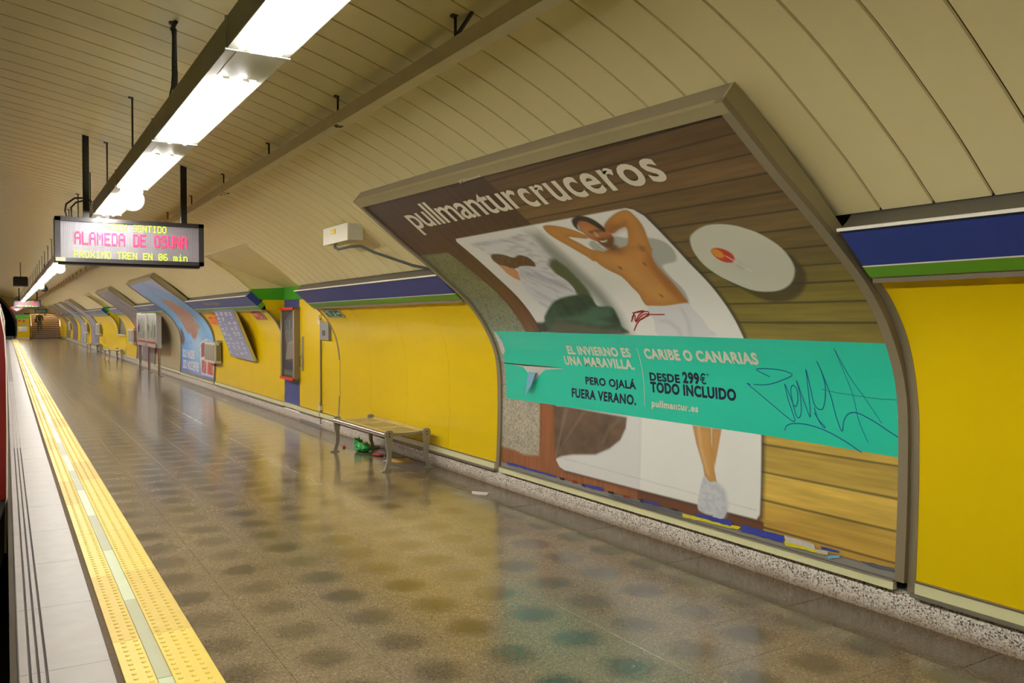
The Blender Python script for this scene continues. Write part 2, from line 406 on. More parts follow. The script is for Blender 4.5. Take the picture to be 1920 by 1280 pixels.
# ---- tactile strip
trim = thing('trim_1', None, None, (0, 0, 0), kind='structure'); PER.append(trim)
def tact(x0, x1, cols, name, rows=20):
    m = MB(); m.bev(x0, x1, .0015, 1.2035, -.012, .004, .002)
    for c in cols:
        for r in range(rows):
            y = .03 + r * .0603; q = []; R = .0125
            for rr, zz in ((1., .004), (.62, .0085)):
                q += [(c + R * rr * math.cos(a), y + R * rr * math.sin(a), zz) for a in [2 * math.pi * j / 8 for j in range(8)]]
            m.poly(q, [(j, (j + 1) % 8, 8 + (j + 1) % 8, 8 + j) for j in range(8)] + [tuple(range(8, 16))])
    return m
sl = tact(.427, .549, (.470, .526), 'l').build('tactile_tile', M_tact, parent=trim)
sr = tact(.613, .798, (.638, .694, .750), 'r').build('tactile_tile', M_tact, parent=trim)
sl2 = sl.copy(); sl2.data = sl.data.copy(); sl2.data.materials[0] = M_tact2; COL.objects.link(sl2)
sr2 = sr.copy(); sr2.data = sr.data.copy(); sr2.data.materials[0] = M_tact2; COL.objects.link(sr2)
gm = MB(); gm.bev(.5505, .6115, .0015, 1.2035, -.012, .003, .001); gl = gm.build('glow_strip', M_glow, parent=trim)
gl2 = gl.copy(); gl2.data = gl.data.copy(); gl2.data.materials[0] = M_glow2; COL.objects.link(gl2)
u = dict(a=0, b=0, c=0, d=0, e=0, f=0)
def put(src, y, nm):
    if u[nm] == 0: src.location = (0, y, 0); u[nm] = 1
    else: share(src, src.name.split('.')[0], (0, y, 0), trim)
for k in range(-14, 70):
    y = 4.485 + 1.205 * k
    if y > Y_END - .5: break
    put(sl if k % 3 else sl2, y - .02, 'a' if k % 3 else 'b'); put(sr if (k * 7) % 4 else sr2, y + .01, 'c' if (k * 7) % 4 else 'd')
    put(gl if k % 2 else gl2, y - .57, 'e' if k % 2 else 'f')

# ---- right wall
wb = MB(); 
for (a, ga), (b, gb) in zip(ysl(-14, Y_END)[:-1], ysl(-14, Y_END)[1:]):
    wb.poly([(4.16, a, -.1 + ga), (4.16, b, -.1 + gb), (4.16, b, 2.6 + gb), (4.16, a, 2.6 + ga)], [(0, 1, 2, 3)])
wall = struct(wb.build('wall_right', M_gap, loc=(0, 0, 0))); LONG.add(wall.name); PER.append(wall)
def sheet(prof_, y0, y1, t, name, m, parent, n=(1, 0)):
    """thin curved sheet: profile swept from y0 to y1, with thickness t behind"""
    P = [tuple(p) for p in prof_]; b = MB(); q = len(P)
    pts = []
    for yy in (y0, y1):
        pts += [(x, yy, z) for x, z in P] + [(x + t, yy, z + t * .3) for x, z in P]
    F = []
    for i in range(q - 1):
        F += [(i, i + 1, 2 * q + i + 1, 2 * q + i), (q + i, q + i + 1, 3 * q + i + 1, 3 * q + i), (i, i + 1, q + i + 1, q + i), (2 * q + i, 2 * q + i + 1, 3 * q + i + 1, 3 * q + i)]
    F += [(0, q, 3 * q, 2 * q), (q - 1, 2 * q - 1, 4 * q - 1, 3 * q - 1)]
    b.poly(pts, F); return b.build(name, m, parent=parent, smooth=True, ang=30)
YP = [p for p in WPl if .225 <= p[1] <= 1.758]
YP = [(3.99, .228)] + [p for p in YP if p[1] > .24] + [(3.676, 1.756)]
def bay(y0, y1, joints, m=M_yel, band=True, cuts=(), name='wall_panel'):
    js = [y0] + list(joints) + [y1]
    for a, b in zip(js[:-1], js[1:]): sheet(YP, a + .002, b - .002, .006, name, m, wall)
    # aluminium edge strips
    for a in (y0 - .045, y1 - .004):
        q = [(x - .003, z) for x, z in YP]; sheet([(3.99, .15)] + q, a, a + .049, .03, 'edge_strip', M_frame, wall)
    if band:
        cs = [y0] + list(cuts) + [y1]
        for a, b in zip(cs[:-1], cs[1:]):
            sheet([(3.545, 1.826), (3.45, 1.912), (3.37, 1.985)], a + .002, b - .002, .012, 'blue_band', M_blue, wall)
        sheet([(3.606, 1.772), (3.551, 1.820)], y0, y1, .012, 'green_band', M_green, wall)
        sheet([(3.549, 1.820), (3.544, 1.826)], y0, y1, .012, 'white_line', M_white, wall)
        m2 = MB(); m2.prism([(3.355, 1.980), (3.372, 1.982), (3.372, 1.998), (3.352, 1.994)], y0, y1); m2.build('band_lip', M_white, parent=wall)
        m2 = MB(); m2.prism([(3.628, 1.746), (3.664, 1.750), (3.69, 1.765), (3.62, 1.775)], y0, y1); m2.build('shadow_rail', M_alu, parent=wall)
        sheet([(3.375, 1.99), (3.43, 2.035), (3.475, 2.085)], y0, y1, .01, 'cornice', M_dkbrown, wall)
    m2 = MB(); m2.prism([(3.968, .168), (4.0, .168), (4.0, .226), (3.972, .226)], y0 + .01, y1 - .01); m2.build('cream_rail', M_cream, parent=wall)
    m2 = MB(); m2.prism([(3.966, .226), (4.0, .226), (4.0, .233), (3.966, .233)], y0 + .01, y1 - .01); m2.build('rail_lip', M_alu, parent=wall)
    m2 = MB(); m2.prism([(3.955, .150), (4.02, .150), (4.02, .168), (3.958, .166)], y0 - .01, y1 + .01); m2.build('rail_ledge', M_alu, parent=wall)
M_met = mat('brushed_steel_wall', (196, 184, 146), .38, metal=.45, var=.1, scale=3, stretch=(1, 1, .15), bump=.1, bscale=6)
bay(-13.9, 2.618, (-12.6, -11.5, -10.4, -9.3, -8.2, -7.1, -6, -4.9, -3.8, -2.7, -1.6, -.5, .55, 1.94), cuts=(-6, -.4,))
bay(6.925, 11.33, (7.94, 9.04, 10.17), cuts=(9.3,))
bay(14.05, 19.42, (15.1, 16.2, 17.3, 18.4), cuts=(16.7,))
bay(23.75, 28.1, (24.6, 25.5, 26.4, 27.3), m=M_met)
bay(32.42, 35.6, (33.2, 34.0, 34.8))
bay(38.3, 46.6, (39.4, 40.5, 41.6, 42.7, 43.8, 44.9, 45.8), cuts=(42.,))
bay(50.85, 53.95, (51.9, 52.9)); bay(58.3, 60.95, (59.2, 60.1)); bay(65.25, 68.0, (66.2, 67.1)); bay(72.3, Y_END, (73.4, 74.5, 75.6, 76.7, 77.8))
# end caps of the bays that look back at the platform entrance
def endcap(y):
    P = [(4.05, .228)] + YP + [(4.05, 1.76)]
    m = MB(); m.prism(P, y, y + .01); m.build('end_cap', M_yel2, parent=wall)
    m = MB(); m.prism([(3.606, 1.772), (3.551, 1.820), (3.62, 1.90), (3.68, 1.84)], y - .02, y + .01); m.build('end_cap', M_green, parent=wall)
    m = MB(); m.prism([(3.545, 1.826), (3.37, 1.985), (3.45, 2.06), (3.615, 1.905)], y - .02, y + .01); m.build('end_cap', M_blue, parent=wall)
    m = MB(); m.prism([(3.62, 1.90), (3.68, 1.84), (3.7, 1.76), (4.05, 1.76), (4.05, 1.94), (3.66, 1.94)], y - .003, y + .012); m.build('end_cap', M_yel2, parent=wall)
    m = MB(); m.prism([(3.5, 1.93), (4.05, 1.93), (4.05, 2.14), (3.42, 2.10), (3.42, 2.06)], y - .006, y + .014); m.build('end_cap', M_green2, parent=wall)
endcap(14.05); endcap(38.3)
for a, b, mm in ((11.33, 14.05, M_yel2), (35.6, 38.3, M_yel2)):
    m = MB(); m.box(3.995, 4.02, a, b, 1.93, 2.14); m.build('green_band', M_green2, parent=wall)
    if a > 30:
        m = MB(); m.box(4.0, 4.02, a, b, .23, .95); m.build('wall_panel', mm, parent=wall)
        m = MB(); m.box(3.93, 4.02, a, b, .95, 1.0); m.build('window_ledge', M_lgrey, parent=wall)
        m = MB(); m.box(4.06, 4.08, a, b, 1.0, 1.93); m.build('recess_back', mat('olive_grey', (105, 98, 62), .6), parent=wall)
        m = MB(); m.prism([(3.968, .168), (4.0, .168), (4.0, .226), (3.972, .226)], a, b); m.build('cream_rail', M_cream, parent=wall)
# niche beside the first bay: panel, service door, blue pillar
m = MB(); m.box(4.0, 4.015, 11.335, 12.118, .235, 1.93); m.build('wall_panel', M_yel2, parent=wall)
m = MB(); m.box(3.999, 4.02, 13.20, 14.05, .20, 1.93); m.build('blue_pillar', M_blue, parent=wall)
m = MB(); m.box(3.99, 4.005, 13.19, 13.205, .15, 1.93); m.build('edge_strip', M_alu, parent=wall)
for a, b in ((11.33, 12.11), (13.2, 14.05)):
    m = MB(); m.prism([(3.968, .168), (4.0, .168), (4.0, .226), (3.972, .226)], a, b); m.build('cream_rail', M_cream, parent=wall)
m = MB(); m.box(3.96, 4.0, 12.12, 13.18, .165, .225); m.build('cream_rail', M_cream, parent=wall)
m = MB(); m.box(3.99, 4.01, 12.11, 13.18, .0, .16); m.build('grey_plate', M_grey, parent=wall)
door = struct(thing('door_1', None, None, (4.0, 12.65, .23)))
m = MB(); m.box(3.994, 4.012, 12.135, 13.18, .235, 1.925); m.build('leaf', M_yel2, parent=door)
m = MB(); m.tube([(3.985, 12.118, .06), (3.985, 12.118, 1.62)], .012, 8); m.build('hinge_post', M_frame, parent=door)
for z in (.30, 1.57):
    m = MB(); m.box(3.955, 3.995, 12.075, 12.15, z - .03, z + .03); m.tube([(3.965, 12.12, z + .03), (3.965, 12.12, z + .1)], .012, 6); m.build('hinge', M_white, parent=door)
m = MB(); m.box(3.988, 3.996, 12.97, 13.05, .80, 1.34); m.build('lock_plate', M_grey, parent=door)
m = MB(); m.tube([(3.99, 12.98, .88), (3.94, 12.98, .88), (3.94, 12.98, 1.03), (3.99, 12.98, 1.03)], .011, 8); m.build('handle', M_steel, parent=door, smooth=True)

# ---- baseboard: granite plinth blocks and floor joint
bb = struct(thing('baseboard_right', None, None, (0, 0, 0))); PER.append(bb)
m = MB(); P = [(4.10, -.01), (4.0, -.01), (3.992, .02), (3.985, .09), (3.988, .122), (4.0, .143), (4.02, .150), (4.10, .150)]
m.prism(P, .0015, .9535); src = m.build('plinth_block', M_granite, parent=bb, smooth=True, ang=50)
k = -17; f1 = True
while True:
    y = 2.92 + .955 * k; k += 1
    if y > Y_END - .3: break
    if 11.9 < y + .5 < 13.1 and False: continue
    if f1: src.location = (0, y, 0); f1 = False
    else: share(src, 'plinth_block', (0, y, 0), bb)

# ---- other side of the station: track bed, far platform, left vault and wall
m = MB(); m.strip([(.06, -1.22), (-5.9, -1.22)], ysl(-14, Y_END + 30)); tb = struct(m.build('floor_track', M_track, loc=(0, 0, 0))); LONG.add(tb.name)
for i, x in enumerate((-.75, -2.19, -3.6, -5.04)):
    m = MB()
    for (a, ga), (b, gb) in zip(ysl(-14, Y_END + 29)[:-1], ysl(-14, Y_END + 29)[1:]):
        m.poly([(x - .035, a, -1.2 + ga), (x + .035, a, -1.2 + ga), (x + .03, a, -1.05 + ga), (x - .03, a, -1.05 + ga), (x - .035, b, -1.2 + gb), (x + .035, b, -1.2 + gb), (x + .03, b, -1.05 + gb), (x - .03, b, -1.05 + gb)], [(0, 4, 7, 3), (1, 2, 6, 5), (3, 7, 6, 2)])
    o = m.build('rail', mat('rail_steel', (120, 100, 84), .4, metal=.8), parent=tb); LONG.add(o.name)
m = MB(); m.strip([(-5.9, -1.22), (-5.9, 0), (-9.9, 0)], ysl(-14, Y_END)); o = struct(m.build('floor_far', M_conc, loc=(0, 0, 0))); LONG.add(o.name)
m = MB(); m.strip([(-9.85, 0), (-9.85, 1.1), (-9.6, 1.7), (-9.25, 2.07)], ysl(-14, Y_END)); o = struct(m.build('wall_left', M_yel2, loc=(0, 0, 0))); LONG.add(o.name)
VL = [(-5.8 - x, z) for x, z in [tuple(p) for p in VC] if x > -2.95][::-1]
m = MB(); m.strip(VL, ysl(-14, Y_END + .3)); o = struct(m.build('ceiling_far', mat('cream_vault', (212, 200, 156), .4), loc=(0, 0, 0))); LONG.add(o.name)
m = MB(); m.box(-9.9, 4.2, -14.2, -14.0, -1.3, 4.0); struct(m.build('wall_back', M_conc))

# ================================================================== BILLBOARDS
rng = np.random.default_rng(3)
def vnoise(a, b, sa, sb, seed=0, octs=3):
    """smooth value noise of two arrays"""
    out = np.zeros_like(a); amp = 1.; tot = 0
    for o in range(octs):
        r = np.random.default_rng(seed + o * 17); T = r.random((64, 64))
        x = a / sa * 2 ** o; y = b / sb * 2 ** o
        xi = np.floor(x).astype(int); yi = np.floor(y).astype(int); fx = x - xi; fy = y - yi; fx = fx * fx * (3 - 2 * fx); fy = fy * fy * (3 - 2 * fy)
        g = lambda i, j: T[i % 64, j % 64]
        out += amp * ((g(xi, yi) * (1 - fx) + g(xi + 1, yi) * fx) * (1 - fy) + (g(xi, yi + 1) * (1 - fx) + g(xi + 1, yi + 1) * fx) * fy); tot += amp; amp *= .5
    return out / tot
def parse(t):
    d = {}
    for l in t.strip().splitlines():
        n, p = l.split(':'); d[n] = np.array([[float(v) for v in q.split(',')] for q in p.split()])
    return d
def pmask(Y, S, poly, soft=.8):
    """soft polygon mask on flat arrays, cm"""
    mn = poly.min(0) - soft * 2; mx = poly.max(0) + soft * 2
    sel = np.where((Y > mn[0]) & (Y < mx[0]) & (S > mn[1]) & (S < mx[1]))[0]
    M = np.zeros_like(Y)
    if not len(sel): return M
    y = Y[sel]; s = S[sel]; ins = np.zeros(len(sel), bool); d2 = np.full(len(sel), 1e9); n = len(poly)
    for i in range(n):
        ay, as_ = poly[i]; by, bs = poly[(i + 1) % n]
        c = ((as_ > s) != (bs > s)); 
        with np.errstate(divide='ignore', invalid='ignore'): xx = (by - ay) * (s - as_) / (bs - as_ + 1e-12) + ay
        ins ^= c & (y < xx)
        l2 = (by - ay) ** 2 + (bs - as_) ** 2 + 1e-9; t = np.clip(((y - ay) * (by - ay) + (s - as_) * (bs - as_)) / l2, 0, 1)
        d2 = np.minimum(d2, (y - ay - t * (by - ay)) ** 2 + (s - as_ - t * (bs - as_)) ** 2)
    sd = np.sqrt(d2) * np.where(ins, 1, -1); t = np.clip(sd / soft * .5 + .5, 0, 1); M[sel] = t * t * (3 - 2 * t); return M
def smooth_poly(P, n=4):
    m = len(P); out = []
    for i in range(m):
        p0, p1, p2, p3 = P[(i - 1) % m], P[i], P[(i + 1) % m], P[(i + 2) % m]
        for k in range(n):
            t = k / n; out.append(.5 * ((2 * p1) + (-p0 + p2) * t + (2 * p0 - 5 * p1 + 4 * p2 - p3) * t * t + (-p0 + 3 * p1 - 3 * p2 + p3) * t ** 3))
    return np.array(out)
def print_mat():
    m = bpy.data.materials.new('printed_paper'); m.use_nodes = True; N, L = nt(m); b = N['Principled BSDF']
    a = N.new('ShaderNodeAttribute'); a.attribute_name = 'ink'; L.new(a.outputs['Color'], b.inputs['Base Color'])
    b.inputs['Roughness'].default_value = .45; b.inputs['Coat Weight'].default_value = .25; b.inputs['Coat Roughness'].default_value = .2
    g = N.new('ShaderNodeNewGeometry'); n = N.new('ShaderNodeTexNoise'); n.inputs['Scale'].default_value = 2.; L.new(g.outputs['Position'], n.inputs['Vector'])
    bp = N.new('ShaderNodeBump'); bp.inputs['Strength'].default_value = .12; bp.inputs['Distance'].default_value = .02; L.new(n.outputs[0], bp.inputs['Height']); L.new(bp.outputs[0], b.inputs['Normal'])
    return m
M_print = print_mat()
def tw(y0, y1, s, y, amt):
    """the big board's top edge runs a little higher at its far end"""
    f = np.clip((y - y0) / (y1 - y0), 0, 1); e = np.clip((s - 2.5) / (STOP - 2.5), 0, 1); return s + amt * f * e
def print_sheet(y0, y1, cell, paint, parent, amt=0., off=-.018):
    ny = int((y1 - y0) / cell) + 2; s0 = .075; nsn = int((STOP - .02 - s0) / cell) + 2
    Y, S = np.meshgrid(np.linspace(y0, y1, ny), np.linspace(s0, STOP - .02, nsn), indexing='ij'); Y = Y.ravel(); S = S.ravel()
    S2 = tw(y0, y1, S, Y, amt)
    X, Z = prof(S2, off); org = world_loc(parent)
    co = np.stack([X - org.x, Y - org.y, Z - org.z], 1)
    i, j = np.meshgrid(np.arange(ny - 1), np.arange(nsn - 1), indexing='ij'); a = (i * nsn + j).ravel()
    F = np.stack([a, a + 1, a + nsn + 1, a + nsn], 1)
    me = bpy.data.meshes.new('print_sheet'); me.vertices.add(len(co)); me.vertices.foreach_set('co', co.ravel())
    me.loops.add(F.size); me.loops.foreach_set('vertex_index', F.ravel()); me.polygons.add(len(F))
    me.polygons.foreach_set('loop_start', np.arange(len(F)) * 4); me.polygons.foreach_set('loop_total', np.full(len(F), 4)); me.update(calc_edges=True)
    me.polygons.foreach_set('use_smooth', np.ones(len(F), bool))
    col = paint(Y * 100, S2 * 100); col = np.concatenate([np.clip(col, 0, 1), np.ones((len(col), 1))], 1)
    at = me.color_attributes.new('ink', 'FLOAT_COLOR', 'POINT'); at.data.foreach_set('color', col.astype(np.float32).ravel())
    me.materials.append(M_print); o = bpy.data.objects.new('print_sheet', me); COL.objects.link(o); o.parent = parent; return o
def board_frame(root, y0, y1, amt=0.):
    def sweep(name, ya, yb, m, o1, o2, sA=.03, sB=STOP + .03, ext=0.):
        ss = np.linspace(sA, sB, 34); b = MB(); P = []
        for s in ss:
            for y, o_ in ((ya, o1), (yb, o1), (yb, None), (ya, None)):
                q = float(tw(y0, y1, s, y, amt)); back = o2 if o2 is not None else -(.045 + .085 * max(0, min(1, (q - 1.3) / 1.2)))
                x, z = prof(q, o1 if o_ is not None else back); P.append((float(x), y, float(z)))
        n = len(ss); F = [(i * 4 + k, i * 4 + (k + 1) % 4, i * 4 + 4 + (k + 1) % 4, i * 4 + 4 + k) for i in range(n - 1) for k in range(4)] + [(0, 1, 2, 3), tuple(4 * (n - 1) + k for k in range(4))]
        b.poly(P, F); return b.build(name, m, parent=root, smooth=True, ang=30)
    sweep('frame_upright', y0, y0 + .055, M_frame, 0., -.03); sweep('frame_upright', y1 - .055, y1, M_frame, 0., -.03)
    sweep('frame_side', y0 + .004, y0 + .03, M_frame2, -.031, None); sweep('frame_side', y1 - .03, y1 - .004, M_frame2, -.031, None)
    # head rail in mitred lengths
    def rail(name, s_lo, s_hi, o1, o2, m, ya, yb):
        b = MB(); P = []
        for y in (ya, yb):
            for s, o_ in ((s_lo, o1), (s_hi, o1), (s_hi, o2), (s_lo, o2)):
                x, z = prof(float(tw(y0, y1, s, y, amt)), o_); P.append((float(x), y, float(z)))
        b.poly(P, [(0, 1, 5, 4), (1, 2, 6, 5), (2, 3, 7, 6), (3, 0, 4, 7), (0, 3, 2, 1), (4, 5, 6, 7)]); return b.build(name, m, parent=root)
    rail('head_rail', STOP - .035, STOP + .03, .001, -.03, M_frame2, y0 + .004, y1 - .004)
    rail('head_cover', STOP + .005, STOP + .031, -.0305, -.12, M_frame, y0 + .02, y1 - .02)
    m = MB(); m.prism([(3.952, .160), (3.985, .160), (3.985, .205), (3.957, .203)], y0 + .06, y1 - .06); m.build('sill_rail', M_cream, parent=root)
    m = MB(); m.prism([(3.95, .203), (3.99, .205), (3.99, .212), (3.952, .209)], y0 + .06, y1 - .06); m.build('sill_lip', M_alu, parent=root)
    m = MB(); m.prism([(3.975, .212), (4.0, .212), (4.0, .25), (3.978, .25)], y0 + .06, y1 - .06); m.build('backing_board', M_grey, parent=root)
def surf(P, off):
    """(y, s) in metres -> points on the poster surface"""
    P = np.asarray(P, float); x, z = prof(P[:, 1], off); return np.stack([x, P[:, 0], z], 1)
def decal(name, polys, m, parent, off=-.0165, step=.06, mapf=None):
    """flat print: closed polygons (y, s) laid on the curved sheet"""
    bm = bmesh.new()
    for P in polys:
        vs = [bm.verts.new((p[0], p[1], 0)) for p in P]
        try: bm.faces.new(vs)
        except Exception: pass
    return finish_decal(bm, name, m, parent, off, step, mapf)
def finish_decal(bm, name, m, parent, off, step, mapf=None):
    bmesh.ops.triangulate(bm, faces=bm.faces[:])
    lo = min(v.co.y for v in bm.verts); hi = max(v.co.y for v in bm.verts)
    if step:
        c = math.floor(lo / step) * step + step
        while c < hi:
            bmesh.ops.bisect_plane(bm, geom=bm.verts[:] + bm.edges[:] + bm.faces[:], plane_co=(0, c, 0), plane_no=(0, 1, 0)); c += step
    org = world_loc(parent)
    co = np.array([(v.co.x, v.co.y) for v in bm.verts]); Q = (mapf or surf)(co, off)
    for v, q in zip(bm.verts, Q): v.co = (q[0] - org.x, q[1] - org.y, q[2] - org.z)
    bmesh.ops.recalc_face_normals(bm, faces=bm.faces[:])
    me = bpy.data.meshes.new(name); bm.to_mesh(me); bm.free(); me.materials.append(m)
    o = bpy.data.objects.new(name, me); COL.objects.link(o); o.parent = parent; return o
def glyphs(text, bold=0., shear=0., spacing=1.):
    cu = bpy.data.curves.new('t', 'FONT'); cu.body = text; cu.size = 1; cu.offset = bold; cu.shear = shear; cu.space_character = spacing; cu.resolution_u = 4; cu.fill_mode = 'FRONT'
    ob = bpy.data.objects.new('t', cu); COL.objects.link(ob); dg = bpy.context.evaluated_depsgraph_get(); me = bpy.data.meshes.new_from_object(ob.evaluated_get(dg))
    bpy.data.objects.remove(ob); bpy.data.curves.remove(cu); return me
def text_on(name, text, yl, yr, s0, s1, m, parent, off=-.0155, bold=0., tilt=0., mapf=None, step=.06, spacing=1., fit='box'):
    """text fitted into the box: left edge y=yl, right edge y=yr, s0 bottom, s1 top"""
    me = glyphs(text, bold, 0, spacing); co = np.array([v.co[:2] for v in me.vertices]); mn = co.min(0); mx = co.max(0)
    u = (co - mn) / (mx - mn); y = yl + (yr - yl) * u[:, 0]; s = s0 + (s1 - s0) * u[:, 1] + tilt * u[:, 0]
    bm = bmesh.new(); bm.from_mesh(me); bpy.data.meshes.remove(me)
    for v, a, b in zip(bm.verts, y, s): v.co = (a, b, 0)
    return finish_decal(bm, name, m, parent, off, step, mapf)
def ribbon(name, strokes, w, m, parent, off=-.0150):
    b = MB()
    for P in strokes:
        P = np.asarray(P); Q = [P[0]] + list(P) + [P[-1]]
        c = catmull(Q, 5); 
        if len(c) < 2: continue
        d = np.gradient(c, axis=0); n = np.stack([-d[:, 1], d[:, 0]], 1); n /= np.hypot(n[:, 0], n[:, 1])[:, None] + 1e-9
        A = surf(c + n * w / 2, off); B = surf(c - n * w / 2, off); k = len(c)
        b.poly(list(map(tuple, A)) + list(map(tuple, B)), [(i, i + 1, k + i + 1, k + i) for i in range(k - 1)])
    return b.build(name, m, parent=parent)
def mixc(c, M, rgb): return c * (1 - M[:, None]) + np.array(rgb)[None] * M[:, None]

